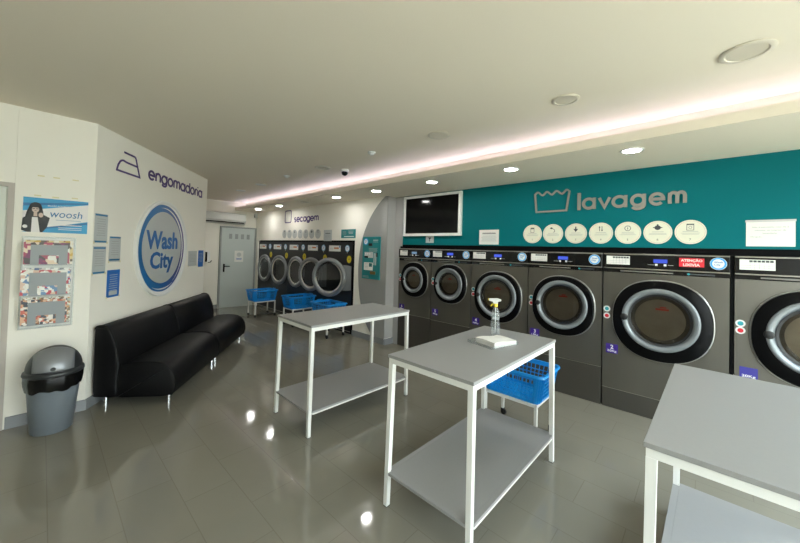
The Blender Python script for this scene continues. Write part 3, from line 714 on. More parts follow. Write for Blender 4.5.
# dryer wall: symbol, lettering, discs, notice, price sign
t = wall_thing('dryer_symbol', 'purple outline of a rounded rectangle on the white wall above the dryers', 'symbol', 'dryers', -7.04, 2.23)
rr_ = [(-.14+.03, -.135), (.14-.03, -.135), (.135, -.11), (.14, .11), (.115, .135), (-.115, .135), (-.14, .11), (-.135, -.11)]
MB().ribbon(rr_, .022, -.004, -.0005, True).build('outline', M['purple'], t)
t = wall_thing('wall_lettering', 'purple word secagem on the white wall above the dryers', 'lettering', 'dryers', 0, 0)
mb = stroke_text(MB(), 'secagem', -6.775, -5.805, 2.088, .118, .028, -.004, -.0005, gap=.30); mb.build('letters', M['purple'], t)
for k in range(7):
    t = wall_thing('instruction_sign', 'round grey instruction sign above the dryers, number %d of seven from the left' % (k+1), 'sign', 'dryers', -7.182+.2285*k, 1.835-.0025*k, 'round grey instruction signs above the dryers')
    MB().disc(0, 0, .097, -.005, 0, 40).build('disc', M['discgrey'], t)
    icon(k, t, -.0051, 'ink'); lines(t, -.05, .05, [-.005, -.020], -.0051, .004)
t = wall_thing('notice', 'white paper notice hanging above the dryers, right of the grey round signs', 'notice', 'dryers', -5.470, 1.785)
MB().box(-.135, .135, -.0025, 0, -.11, .11).build('sheet', M['papergrey'], t); lines(t, -.10, .10, [.045, .035], -.0025, .006, 'ink', 'heading'); lines(t, -.11, .1, [.0, -.02, -.04], -.0025)
t = wall_thing('price_sign', 'teal horizontal price sign on white wall left of the pillar', 'sign', 'dryers', -4.82, 1.812)
MB().box(-.21, .21, -.008, 0, -.08, .08, .002).build('board', M['tealdark'], t)
MB().box(-.12, .17, -.0092, -.0081, -.060, -.045).build('white_stripe', M['white'], t)
lines(t, -.18, -.05, [.04, .02, 0, -.02], -.0081, .006); lines(t, 0, .15, [.045, .02, 0], -.0081, .008, 'papergrey', 'price_print')
# payment panel on the pillar
t = wall_thing('payment_panel', 'tall teal payment panel with coin slot and card reader on the grey pillar', 'payment panel', 'pillar', -4.153, 1.393)
MB().box(-.217, .217, -.020, 0, -.357, .357, .003).build('faceplate', M['tealdark'], t)
y = -.0202
b = MB().disc(-.13, .272, .058, y-.003, y, 32).build('round_badge', M['badge'], t); MB().disc(-.13, .272, .042, y-.0045, y-.0031, 28).build('badge_centre', M['white'], b)
text('badge_text', 'Wash\nCity', M['logoblue'], b, -.13, .25, .045, y-.0046, w=.05, bold=.02, depth=.0006, align='CENTER')
MB().box(-.06, .03, y-.004, y, .20, .245, .001).build('display', M['blackpanel'], t)
MB().box(.05, .17, y-.001, y, .29, .305).box(.05, .17, y-.001, y, .265, .272).build('title_print', M['papergrey'], t)
lines(t, -.06, .16, [.16, .145, .13, .115, .1], y, .006)
MB().box(-.155, .055, y-.006, y, -.0, .095, .002).build('button_plate', M['papergrey'], t)
MB().box(-.15, -.06, y-.010, y-.0062, .0, .028, .001).build('bill_slot', M['blackmatt'], t)
for q in range(3): MB().disc(-.12+.05*q, .065, .012, y-.010, y-.0062, 14).build('button', M['white'], t)
MB().box(.075, .095, y-.003, y, -.12, .08).box(.115, .135, y-.003, y, -.12, .08).build('slot_rail', M['papergrey'], t)
MB().box(.14, .165, y-.008, y, .02, .09, .002).build('coin_slot', M['blackmatt'], t)
q = MB().box(-.165, .055, y-.003, y, -.21, -.08).build('instruction_card', M['paper'], t)
MB().box(-.035, .04, y-.0045, y-.0031, -.15, -.09).build('card_picture', M['tealdeep'], q); lines(q, -.15, -.05, [-.10, -.125, -.15, -.175], y-.0031, .005)
MB().box(.0, .125, y-.010, y, -.275, -.225, .003).build('coin_return', M['brass'], t)
lines(t, -.2, -.03, [-.31, -.33], y, .006)

# far wall things
t = wall_thing('air_conditioner', 'white split air conditioner unit above the grey back door', 'air conditioner', 'far', 2.95, 2.19)
mb = MB(); pr = [(-.0005, -.125), (-.0005, .14), (-.17, .14), (-.21, .125), (-.225, .06), (-.225, -.05), (-.19, -.10), (-.12, -.135)]
for xa, xb in ((-.50, .50),):
    a = [mb.bm.verts.new((xa, p[0], p[1])) for p in pr]; b = [mb.bm.verts.new((xb, p[0], p[1])) for p in pr]
    mb.bm.faces.new(a); mb.bm.faces.new(b)
    for i in range(len(pr)): mb.bm.faces.new((a[i], a[(i+1) % len(pr)], b[(i+1) % len(pr)], b[i]))
mb.build('housing', M['ac'], t, True, 30)
MB().box(-.46, .46, -.2105, -.195, -.106, -.082).build('air_outlet', M['blackmatt'], t)
MB().box(-.5005, .5005, -.228, -.2252, -.045, -.040).build('panel_seam', M['inklight'], t)
t = wall_thing('notice', 'white paper notice taped on the grey back door', 'notice', 'door2', 3.387, 1.267)
MB().box(-.108, .108, -.0015, 0, -.14, .14).build('sheet', M['paper'], t); MB().disc(0, .04, .055, -.0022, -.0016, 24).disc(0, .04, .001, -.0022, -.0016, 6).build('logo_print', M['papergrey'], t)
lines(t, -.08, .08, [-.05, -.065, -.08], -.0016, .008, 'noticeblue')
t = wall_thing('wall_dispenser', 'small white wall dispenser with a dark side, just past the diagonal wall', 'dispenser', 'far', 2.665, 1.25)
MB().box(-.055, .055, -.06, 0, -.125, .125, .008).build('housing', M['white'], t)
MB().box(-.054, -.012, -.064, -.0605, -.115, .115, .001).build('dark_front', M['blackpanel'], t)
MB().tube([(.01, -.05, -.128), (.05, -.05, -.128), (.075, -.05, -.115), (.085, -.05, -.085)], .010).build('hook', M['blackmatt'], t, True)

# diagonal wall: iron symbol, lettering, round logo sign
t = wall_thing('iron_symbol', 'purple outline of a clothes iron on the diagonal white wall', 'symbol', 'diag', 0, 0)
MB().ribbon([(.38, 2.468), (.540, 2.466)]+arc(.545, 2.43, .036, 80, 10, 5)+[(.612, 2.36), (.655, 2.262), (.275, 2.262), (.295, 2.32)]+arc(.375, 2.305, .075, 150, 90, 5)+[(.42, 2.372), (.612, 2.368)], .019, -.004, -.0005).build('outline', M['purple'], t)
t = wall_thing('wall_lettering', 'purple word engomadoria on the diagonal white wall', 'lettering', 'diag', 0, 0)
stroke_text(MB(), 'engomadoria', .815, 2.300, 2.276, .122, .026, -.004, -.0005, gap=.32).build('letters', M['purple'], t)
t = wall_thing('logo_sign', 'large round white and blue sign reading Wash City above the sofa', 'sign', 'diag', 1.195, 1.470)
MB().lathe([(0, -.0), (.60, -.0), (.60, -.030), (.592, -.036), (.570, -.036), (.560, -.030), (0, -.030)], (0, 0, 0), 'y', 80).build('disc', M['white'], t, True, 30)
mb = MB(); nn = 90; R0 = .543; V = []
for i in range(nn):     # crescent ring: outer circle, inner circle pushed up and right
    a = 2*PI*i/nn; V.append([mb.bm.verts.new(p) for p in ((R0*math.cos(a)-.052, -.0305, R0*math.sin(a)+.005), (R0*math.cos(a)-.052, -.033, R0*math.sin(a)+.005),
        (.455*math.cos(a)-.045, -.033, .447*math.sin(a)+.012), (.455*math.cos(a)-.045, -.0305, .447*math.sin(a)+.012))])
for i in range(nn):
    A, B = V[i], V[(i+1) % nn]
    for j in range(4): mb.bm.faces.new((A[j], A[(j+1) % 4], B[(j+1) % 4], B[j]))
mb.build('ring', M['grad'], t)
mb = MB()
def cres(a0, a1, r, wmax, y0, y1, cx=0, cz=0, n=30):
    o = []; i_ = []
    for k in range(n+1):
        a = math.radians(a0+(a1-a0)*k/n); wv = wmax*math.sin(PI*k/n)+.0006
        o.append((cx+r*math.cos(a), cz+r*math.sin(a))); i_.append((cx+(r-wv)*math.cos(a), cz+(r-wv)*math.sin(a)))
    for k in range(n): mb.prism([o[k], o[k+1], i_[k+1], i_[k]], y0, y1)
cres(100, -60, .505, .026, -.0352, -.0332, -.052, .005); mb.build('white_crescent', M['white'], t)  # white sliver crescents, part of the sign's own design
mb = MB(); cres(-60, -115, .515, .016, -.0352, -.0332, -.052, 0); mb.build('white_crescent', M['white'], t)
MB().disc(-.045, .012, .454, -.0325, -.0305, 80, .446).build('face', M['logoface'], t)
text('logo_text', 'Wash', M['logoblue'], t, -.060, -.01, .225, -.0326, w=.73, bold=.030, depth=.002, align='CENTER')
text('logo_text', 'City', M['logoblue'], t, -.060, -.310, .270, -.0326, w=.53, bold=.030, depth=.002, align='CENTER')
# notices on the diagonal wall
def sleeve(u, z, w, h, lab, bands, blue=False, grp='taped notices left of the round sign', ink='inklight'):
    t = wall_thing('notice', lab, 'notice', 'diag', u, z, grp)
    MB().box(-w/2, w/2, -.002, 0, -h/2, h/2).build('sheet', M['noticeblue' if blue else 'papergrey'], t)
    for bz in bands: MB().box(-w/2+.008, w/2-.008, -.003, -.0021, bz-.008, bz+.008).build('blue_band', M['band'], t)
    zs = [h/2-.05-.022*k for k in range(int((h-.09)/.022))]
    lines(t, -w/2+.025, w/2-.025, zs, -.0021, .005, 'papergrey' if blue else ink)
    for sx in (-1, 1):
        MB().box(sx*(w/2)-.008, sx*(w/2)+.008, -.0036, -.0031, -h/2-.008, -h/2+.012).build('tape', M['tape'], t)
    return t
sleeve(.098, 1.659, .172, .275, 'grey price sheet, upper left of the taped notices beside the wall corner', [.125, -.125])
sleeve(.093, 1.358, .168, .262, 'grey price sheet, lower left of the taped notices beside the wall corner', [.115, -.118])
sleeve(.303, 1.461, .168, .255, 'grey printed sheet with blue bands, right column above the blue notice', [.118, -.105])
t = sleeve(.302, 1.118, .185, .272, 'bright blue printed notice below the grey sheets left of the round sign', [], True)
MB().box(-.06, .06, -.003, -.0022, -.115, -.075).build('white_box', M['papergrey'], t)
t = sleeve(2.06, 1.318, .29, .228, 'pale landscape notice on the diagonal wall right of the round sign', [], grp='notices right of the round sign')
t = sleeve(2.352, 1.308, .19, .265, 'blue notice at the far end of the diagonal wall right of the round sign', [], True, grp='notices right of the round sign')

# left wall: poster, rack, tape remains
t = wall_thing('poster', 'blue and white poster of a dark-haired woman above the magazine rack', 'poster', 'left', 0.078, 1.743)
w2, h2 = .196, .145
MB().box(-w2, w2, -.0015, 0, -h2, h2).build('sheet', M['poster_white'], t)
MB().prism([(-w2, h2), (w2, h2), (w2, h2-.028), (-w2, -.005+.035)], -.0022, -.0016).build('top_band', M['poster_blue'], t)
MB().prism([(-w2, -h2), (w2, -h2), (w2, -.035), (-w2+.06, -h2+.02)], -.0022, -.0016).build('bottom_band', M['poster_blue'], t)
MB().prism([(-w2, h2-.05), (w2, h2-.012), (w2, h2-.022), (-w2, h2-.075)], -.0028, -.0023).prism([(-.09, -h2+.04), (w2, -.045), (w2, -.06), (-.09, -h2+.025)], -.0028, -.0023).build('dark_stripe', M['poster_dark'], t)
hx = -.125
MB().disc(hx, .066, .036, -.0034, -.0029, 24, .040).prism([(hx-.058, -.03), (hx-.050, .02), (hx-.036, .07), (hx+.036, .07), (hx+.044, .03), (hx+.052, -.035), (hx+.030, -.045), (hx+.022, .0), (hx-.022, .0), (hx-.034, -.045)], -.0034, -.0029).build('hair', M['hair'], t)
MB().prism([(hx-.075, -.13), (hx-.07, -.03), (hx-.03, 0), (hx+.045, .005), (hx+.085, -.02), (hx+.07, -.10), (hx+.045, -.145), (hx-.045, -.145)], -.0040, -.0035).build('jacket', M['hair'], t)
MB().prism([(hx-.02, -.145), (hx-.018, -.02), (hx+.014, -.02), (hx+.03, -.145)], -.0046, -.0041).disc(hx-.055, -.10, .014, -.0046, -.0041, 14).build('shirt', M['poster_white'], t)
MB().disc(hx, .046, .0205, -.0052, -.0047, 20, .028).disc(hx+.032, .0, .014, -.0052, -.0047, 14, .02).prism([(hx-.010, -.012), (hx-.009, .026), (hx+.009, .026), (hx+.012, -.012)], -.0051, -.0047).build('face', M['skin'], t)
MB().box(hx-.018, hx-.003, -.0058, -.0053, .048, .054).box(hx+.003, hx+.018, -.0058, -.0053, .048, .054).box(hx-.006, hx+.006, -.0058, -.0053, .034, .037).prism([(hx-.021, .062), (hx+.021, .062), (hx+.017, .080), (hx-.017, .080)], -.0058, -.0053).build('facial_features', M['hair'], t)
text('poster_text', 'woosh', M['poster_dark'], t, -.040, -.012, .062, -.0023, w=.200, depth=.0008, shear=.15)
text('poster_text', 'BALCÃO AUTOMÁTICO', M['poster_white'], t, -.055, .079, .014, -.0030, w=.15, bold=.01, depth=.0006)
lines(t, -.02, .165, [-.034], -.0016, .003, 'poster_dark'); lines(t, -.03, .17, [-.077], -.0029, .006, 'poster_white', 'slogan')
lines(t, .0, .17, [-.1, -.115], -.0023, .004, 'poster_white', 'small_print')
for u, z, l in ((-.025, 2.075, 'upper left'), (.066, 2.074, 'upper middle'), (.184, 2.073, 'upper right'), (-.039, 1.907, 'lower left'), (.066, 1.904, 'lower middle'), (.184, 1.911, 'lower right')):
    t = wall_thing('tape_remnant', 'yellowed strip of old tape on white wall above the poster, %s' % l, 'tape', 'left', u, z, 'old tape strips above the poster')
    MB().box(-.02, .02, -.0006, 0, -.005, .005).build('strip', M['tape'], t)
t = wall_thing('magazine_rack', 'clear wall rack with three grey pockets of magazines beside the sofa', 'magazine rack', 'left', 0.046, 1.175)
MB().box(-.158, .158, -.006, 0, -.385, .385, .003).build('back_panel', M['racktray'], t)
MB().ribbon([(-.155, -.38), (.155, -.38), (.155, .38), (-.155, .38)], .012, -.018, -.0061, True).build('rim', M['acrylic'], t)
pk = [(.155, .317), (-.100, .085), (-.345, -.160)]
for zb_, zt_ in pk:
    p = MB().prism([(-.108, zb_), (-.060, zb_), (-.060, zb_+.075), (.055, zb_+.075), (.055, zb_), (.108, zb_), (.108, zt_), (-.108, zt_)], -.074, -.070)
    p.box(-.108, .108, -.0699, -.0065, zb_-.004, zb_-.0003).build('pocket', M['rackgrey'], t)
    MB().box(-.140, .140, -.030, -.0063, zb_-.012, zb_-.0045).build('ledge', M['acrylic'], t)
mats = [print_mat('magazine_print_%d' % i, c, 26+i*7, seed=i) for i, c in enumerate([
    ['#a8405a', '#e0c8b0', '#7a2f5e', '#e8e4dc', '#40343a'], ['#d9c48a', '#8a3030', '#e6e0d2', '#caa23c', '#5a4a3a'], ['#e6e2da', '#5f83ad', '#d8b8a4', '#b83a4a', '#efece6'],
    ['#e8e6e0', '#c8c4bc', '#47628a', '#8d8f93', '#f0ede8'], ['#d8a888', '#8a5a3a', '#e8e0d8', '#333a48', '#c4604c'], ['#b7b9a8', '#e8e2d4', '#7b6a54', '#c88f5c', '#ece8e0']])]
magl = [['magenta-covered magazine at the front of the top rack pocket', 'yellow-edged magazine at the back of the top rack pocket'],
        ['white magazine with a red title at the front of the middle rack pocket', 'thick cream magazine at the back of the middle rack pocket'],
        ['brown and tan magazine at the front of the bottom rack pocket', 'pale magazine at the back of the bottom rack pocket']]
for k, (zb_, zt_) in enumerate(pk):
    for j in range(2):
        th = (.016 if k == 1 else .011)
        y0 = -.068+j*.028
        t = wall_thing('magazine', magl[k][j], 'magazine', 'left', .046+(-.008, .006)[j], 1.175+zb_, 'magazines in the wall rack')
        hgt = (zt_-zb_)+(.022, .038)[j]
        wv = (.138, .145)[j] if k != 1 else (.148, .140)[j]
        MB().box(-wv, wv-.01, y0, y0+.002, .0005, hgt).build('cover', mats[2*k+j if k != 1 else 2+j], t)
        MB().box(-wv+.002, wv-.013, y0+.0021, y0+th, .0005, hgt-.002).build('pages', M['paper'], t)

# ------------------------------------------------------------------ tables
def table(x, y, rz, label):
    W_, L_ = .5897, 1.1842
    t = thing('folding_table', label, 'table', (x, y, 0), rz, 'grey topped work tables')
    MB().box(0, W_, 0, L_, .882, .900, .0015).build('tabletop', M['grey_lam'], t)
    MB().box(.006, .032, .032, L_-.032, .850, .8818).box(W_-.032, W_-.006, .032, L_-.032, .850, .8818).box(.006, W_-.006, .006, .0318, .850, .8818).box(.006, W_-.006, L_-.0318, L_-.006, .850, .8818).build('frame', M['powder'], t)
    for a in (0, 1):
        for b in (0, 1):
            x1 = .021+a*(W_-.042); y1 = .021+b*(L_-.042); sp = .009
            mb = MB(); sx = (-1, 1)[a]*sp; sy = (-1, 1)[b]*sp; h = .0155
            lo = [mb.bm.verts.new((x1+sx+i*h*.9, y1+sy+j*h*.9, .004)) for i, j in ((-1, -1), (1, -1), (1, 1), (-1, 1))]
            hi = [mb.bm.verts.new((x1+i*h, y1+j*h, .8498)) for i, j in ((-1, -1), (1, -1), (1, 1), (-1, 1))]
            mb.bm.faces.new(lo); mb.bm.faces.new(hi)
            for k in range(4): mb.bm.faces.new((lo[k], lo[(k+1) % 4], hi[(k+1) % 4], hi[k]))
            lg = mb.build('leg', M['powder'], t)
            MB().box(x1+sx-.015, x1+sx+.015, y1+sy-.015, y1+sy+.015, 0, .0039).build('foot_cap', M['rubber'], lg)
    MB().box(.03, W_-.03, .0, L_, .188, .204, .001).box(0, .0299, .036, L_-.036, .188, .204).box(W_-.0299, W_, .036, L_-.036, .188, .204).build('shelf', M['grey_lam'], t)
    MB().box(W_-.016, W_-.001, .04, L_-.04, .174, .1878).build('shelf_rail', M['powder'], t); MB().box(.001, .016, .04, L_-.04, .174, .1878).build('shelf_rail', M['powder'], t)
    return t
table(-1.4139, 1.4487, -.003, 'grey-topped white-framed table in the centre, holding the spray bottle and wipes')
table(-2.929, 1.512, -.018, 'grey-topped white-framed table farther left, in front of the pillar, its top empty')
table(-.1545, 1.4273, -.0156, 'nearest grey-topped table, cut off at the bottom right corner of the photo')

# spray bottle, tray, wipes
t = thing('spray_bottle', 'clear plastic spray bottle with white and yellow trigger on the centre table', 'spray bottle', (-1.20, 2.41, .9002), math.radians(200))
MB().lathe([(0, 0), (.031, 0), (.034, .004), (.034, .085), (.030, .10), (.030, .125), (.034, .14), (.033, .165), (.018, .205), (.013, .215), (.013, .232)], n=36).build('bottle', M['bottle'], t, True, 60)
MB().box(-.026, .026, -.0352, -.0345, .11, .13).build('label', M['papergrey'], t)
MB().lathe([(.016, .216), (.017, .236), (.015, .240), (0, .240)], n=28).build('collar', M['yellowcap'], t, True)
MB().prism([(-.016, .2405), (.016, .2405), (.020, .256), (.050, .260), (.050, .276), (-.01, .282), (-.040, .274), (-.040, .262), (-.018, .256)], -.010, .010).build('spray_head', M['white'], t)
MB().prism([(.016, .2405), (.022, .2405), (.040, .222), (.036, .215), (.026, .222)], -.006, .006).build('trigger', M['yellowcap'], t)
MB().lathe([(.007, .046), (.0085, .058), (0, .058)], (0, 0, .270), 'x', 16).build('nozzle', M['yellowcap'], t)
MB().tube([(0, 0, .01), (0, 0, .21)], .0025, 8).build('dip_tube', M['white'], t)
t = thing('clear_tray', 'shallow clear plastic tray holding paper wipes on the centre table', 'tray', (-1.097, 2.172, .9002), math.radians(-14))
MB().box(-.11, .11, -.135, .135, 0, .003, .001).box(-.11, -.107, -.135, .135, .0031, .018).box(.107, .11, -.135, .135, .0031, .018).box(-.1069, .1069, -.135, -.132, .0031, .018).box(-.1069, .1069, .132, .135, .0031, .018).build('tray_shell', M['acrylic'], t)
t = thing('paper_wipes', 'stack of folded white paper wipes in the clear tray', 'paper wipes', (-1.075, 2.175, .9035), math.radians(-14))
mb = MB(); nx, ny = 10, 12; lay = 4
for L_ in range(lay):
    g = [[mb.bm.verts.new((-.085+.17*i/nx+random.uniform(-.001, .001), -.11+.22*j/ny+.002*math.sin(L_*2.1), .0005+.0080*(L_+1)+(.006*math.sin(j/ny*PI*1.6+.6)-.002*math.cos(i/nx*PI*2))*(L_+1)/lay*1.0)) for j in range(ny+1)] for i in range(nx+1)]
    lo = [[mb.bm.verts.new((v.co.x, v.co.y, max(.0003, v.co.z-.0070))) for v in r] for r in g]
    for i in range(nx):
        for j in range(ny):
            mb.bm.faces.new((g[i][j], g[i+1][j], g[i+1][j+1], g[i][j+1])); mb.bm.faces.new((lo[i][j], lo[i][j+1], lo[i+1][j+1], lo[i+1][j]))
    for i in range(nx):
        for j in (0, ny): mb.bm.faces.new((g[i][j], g[i+1][j], lo[i+1][j], lo[i][j]))
    for j in range(ny):
        for i in (0, nx): mb.bm.faces.new((g[i][j], g[i][j+1], lo[i][j+1], lo[i][j]))
mb.build('folded_sheets', M['paper'], t)

# ------------------------------------------------------------------ laundry carts and baskets
def make_stand(label):
    t = thing('basket_stand', label, 'basket stand', (0, 0, 0), 0, 'white wheeled basket stands')
    a, b = .23, .185
    MB().box(-a, a, -b, -b+.022, .318, .34).box(-a, a, b-.022, b, .318, .34).box(-a, -a+.022, -b+.0221, b-.0221, .318, .34).box(a-.022, a, -b+.0221, b-.0221, .318, .34).build('frame', M['powder'], t)
    for i in (-1, 1):
        for j in (-1, 1):
            x, y = i*(a-.012), j*(b-.012)
            lg = MB().box(x-.011, x+.011, y-.011, y+.011, .062, .3178).build('leg', M['powder'], t)
            c = MB().lathe([(.0, -.011), (.024, -.011), (.026, -.008), (.026, .008), (.024, .011), (0, .011)], (x+.008, y, .0262), 'y', 20)
            c.box(x-.014, x+.012, y-.016, y-.012, .02, .062).box(x-.014, x+.012, y+.012, y+.016, .02, .062).box(x-.014, x+.014, y-.016, y+.016, .0525, .0618)
            c.build('caster', M['caster'], lg)
    return t
def make_basket(label):
    t = thing('laundry_basket', label, 'laundry basket', (0, 0, .3405), 0, 'blue plastic laundry baskets')
    A, B_, H = .285, .215, .235       # rim half sizes
    a, b = .235, .170                 # base half sizes
    mb = MB()
    def corner(s, z):                 # rounded rectangle outline at height fraction s
        ax, by = a+(A-.012-a)*s, b+(B_-.012-b)*s; r = .045; o = []
        for cx, cy, st in ((ax-r, by-r, 0), (-ax+r, by-r, 90), (-ax+r, -by+r, 180), (ax-r, -by+r, 270)):
            for k in range(5):
                an = math.radians(st+k*22.5); o.append((cx+r*math.cos(an), cy+r*math.sin(an), z))
        return o
    # bands running round the basket: floor band, mid bands, top band
    def band(s0, s1, th=.003):
        z0, z1 = s0*H, s1*H; O0, O1 = corner(s0, z0), corner(s1, z1); n = len(O0)
        def inn(P): return [(x*(1-th/.23), y*(1-th/.17), z) for x, y, z in P]
        L_ = [[mb.bm.verts.new(p) for p in Q] for Q in (O0, O1, inn(O1), inn(O0))]
        for i in range(4):
            P, Q = L_[i], L_[(i+1) % 4]
            for k in range(n): mb.bm.faces.new((P[k], P[(k+1) % n], Q[(k+1) % n], Q[k]))
    band(0, .10); band(.86, .995)
    for s in (.245, .39, .535, .68): band(s-.016, s+.016)
    # uprights
    def up(P0, P1, w=.005): mb.bar(P0, P1, w, .0035)
    def at(s, fx, fy, side):
        ax, by = a+(A-.012-a)*s, b+(B_-.012-b)*s; r = .045
        if side in (0, 2): return ((1, 0, -1)[side]*(ax-.002), fy*(by-r), s*H)
        return (fx*(ax-r), (0, 1, 0, -1)[side]*(by-.002), s*H)
    for side, cnt in ((0, 8), (2, 8), (1, 12), (3, 12)):
        for k in range(cnt+1):
            f = -1+2*k/cnt
            up(at(.08, f, f, side), at(.88, f, f, side), .0065)
    for k in (0, 1, 2, 3):           # solid corners
        for st in range(5):
            i = k*5+st; P0 = corner(.05, .05*H)[i]; P1 = corner(.9, .9*H)[i]
            up((P0[0]*.99, P0[1]*.99, P0[2]), (P1[0]*.99, P1[1]*.99, P1[2]), .019)
    mb.build('basket_wall', M['basket'], t)
    fl = MB()
    fl.box(-a+.006, a-.006, -b+.006, b-.006, .0008, .004)
    for k in range(9): y = -b+.02+(2*b-.04)*k/8; fl.box(-a+.012, a-.012, y-.003, y+.003, .0041, .007)
    fl.build('basket_floor', M['basket'], t)
    rm = MB(); r0 = corner(1.0, H); n = len(r0)
    def off(P, d, z): return [(x+d*(1 if x > 0 else -1), y+d*(1 if y > 0 else -1), z) for x, y, zz in P]
    L_ = [[rm.bm.verts.new(p) for p in Q] for Q in (off(r0, -.004, H-.004), off(r0, -.004, H+.002), off(r0, .012, H+.002), off(r0, .016, H-.016), off(r0, .013, H-.016), off(r0, .010, H-.004))]
    for i in range(6):
        P, Q = L_[i], L_[(i+1) % 6]
        for k in range(n): rm.bm.faces.new((P[k], P[(k+1) % n], Q[(k+1) % n], Q[k]))
    rm.build('rim', M['basket'], t, True, 40)
    for sx in (-1, 1):
        MB().tube([(sx*(A-.004), -.06, H-.002), (sx*(A-.004), -.052, H+.014), (sx*(A-.004), .052, H+.014), (sx*(A-.004), .06, H-.002)], .007).build('handle', M['basket'], t, True)
    return t
st0 = make_stand(''); bk0 = make_basket('')
spots = [((-1.200, 2.870), 0, 'white wheeled stand between the centre table and washer tag 3', 'bright blue laundry basket nearest the camera, partly behind the centre table'),
         ((-7.25, 3.36), 90, 'white wheeled stand farthest left, in front of the grey back door', 'blue laundry basket farthest left, near the grey back door'),
         ((-5.99, 3.530), 90, 'white wheeled stand in the middle of the three by the dryers', 'blue laundry basket in the middle of the three by the dryers'),
         ((-4.93, 3.500), 0, 'white wheeled stand under the open dryer door, seen behind the left table', 'blue laundry basket right of the others by the dryers, beside the open dryer door')]
for i, ((x, y), r, ls, lb) in enumerate(spots):
    for src, lab in ((st0, ls), (bk0, lb)):
        o = src if i == 0 else copy_tree(src)
        o.location = (x, y, src.location.z); o.rotation_euler = (0, 0, math.radians(r)); o['label'] = lab

# ------------------------------------------------------------------ sofa (two modules)
dv = Vector((A1[0]-A0[0], A1[1]-A0[1])).normalized(); SR = math.atan2(dv.y, dv.x)
prof = [(.040, .095), (.030, .20), (.028, .55), (.028, .72), (.045, .745), (.085, .752), (.125, .742), (.155, .71), (.180, .65), (.205, .58), (.222, .50), (.238, .425), (.255, .398), (.30, .392), (.42, .404), (.53, .402),
        (.60, .388), (.655, .355), (.695, .305), (.715, .245), (.722, .18), (.712, .125), (.695, .085), (.60, .078), (.30, .080)]
def sofa(s0, s1, label, cushion_line):
    t = thing('sofa_module', label, 'sofa', (A0[0]+dv.x*s0, A0[1]+dv.y*s0, 0), SR, 'black sofa modules')
    L_ = s1-s0
    def out(n): return -n      # local -y is out of the wall
    pp = smoothpts(prof+[prof[0]], 3)[:-1]
    def slab(idx_pts, x0, x1, e=.022):
        mb = MB(); N = len(idx_pts); cx = sum(p[0] for p in idx_pts)/N; cz = sum(p[1] for p in idx_pts)/N
        def sh(k, x):
            o = []
            for i, (n, z) in enumerate(idx_pts):
                p0 = Vector(idx_pts[i-1]); p1 = Vector(idx_pts[(i+1) % N]); tn = (p1-p0)
                if tn.length < 1e-6: tn = Vector((1, 0))
                tn.normalize(); nr = Vector((tn.y, -tn.x))
                if (Vector((n, z))-Vector((cx, cz))).dot(nr) < 0 and False: nr = -nr
                o.append((x, out(n+sgn*nr.x*k), z+sgn*nr.y*k))
            return o
        # orientation sign so that the inset goes inwards
        area = sum(idx_pts[i][0]*idx_pts[(i+1) % N][1]-idx_pts[(i+1) % N][0]*idx_pts[i][1] for i in range(N)); sgn = -1 if area > 0 else 1
        rings = [[mb.bm.verts.new(p) for p in sh(k, x)] for k, x in ((e, x0), (e*.35, x0+e*.25), (0, x0+e), (0, x1-e), (e*.35, x1-e*.25), (e, x1))]
        for A, B in zip(rings, rings[1:]):
            for i in range(N): mb.bm.faces.new((A[i], A[(i+1) % N], B[(i+1) % N], B[i]))
        mb.bm.faces.new(rings[0]); mb.bm.faces.new(rings[-1])
        return mb
    # split the profile into backrest and seat
    back = [(.040, .095), (.030, .20), (.028, .55), (.028, .72), (.045, .745), (.085, .752), (.125, .742), (.155, .71), (.180, .65), (.205, .58), (.222, .50), (.236, .42), (.240, .34), (.225, .20), (.222, .09)]
    seat = [(.228, .085), (.232, .25), (.246, .36), (.262, .388), (.30, .396), (.42, .405), (.53, .403), (.60, .389), (.655, .357), (.695, .307), (.716, .245), (.722, .18), (.713, .125), (.695, .090), (.60, .078), (.30, .080)]
    def dens(P): return smoothpts(P+[P[0]], 3)[:-1]
    slab(dens(back), 0, L_, .012).build('backrest', M['leather'], t, True, 50)
    slab(dens(seat), 0.0005, L_-.0005, .012).build('seat', M['leather'], t, True, 50)
    for x in (0.006, L_-.006):
        q = MB(); pts = smoothpts(back[3:12], 3)
        q.tube([(x, out(n+.0), z+.0) for n, z in pts], .006, 8).build('piping', M['seam'], t, True)
        q = MB(); pts = smoothpts(seat[3:14], 3)
        q.tube([(x, out(n+.0), z+.0) for n, z in pts], .006, 8).build('piping', M['seam'], t, True)
    for x in (.07, L_-.035):
        for n in (.105, .645):
            MB().lathe([(.0, 0), (.022, 0), (.022, .0815), (.0, .0815)], (x, out(n), 0), 'z', 24).build('leg', M['chrome'], t, True)
    return t
sofa(.035, 1.200, 'black leatherette sofa module nearest the bin, below the round sign', 0)
sofa(1.203, 2.345, 'black leatherette sofa module at the far end of the diagonal wall', 0)

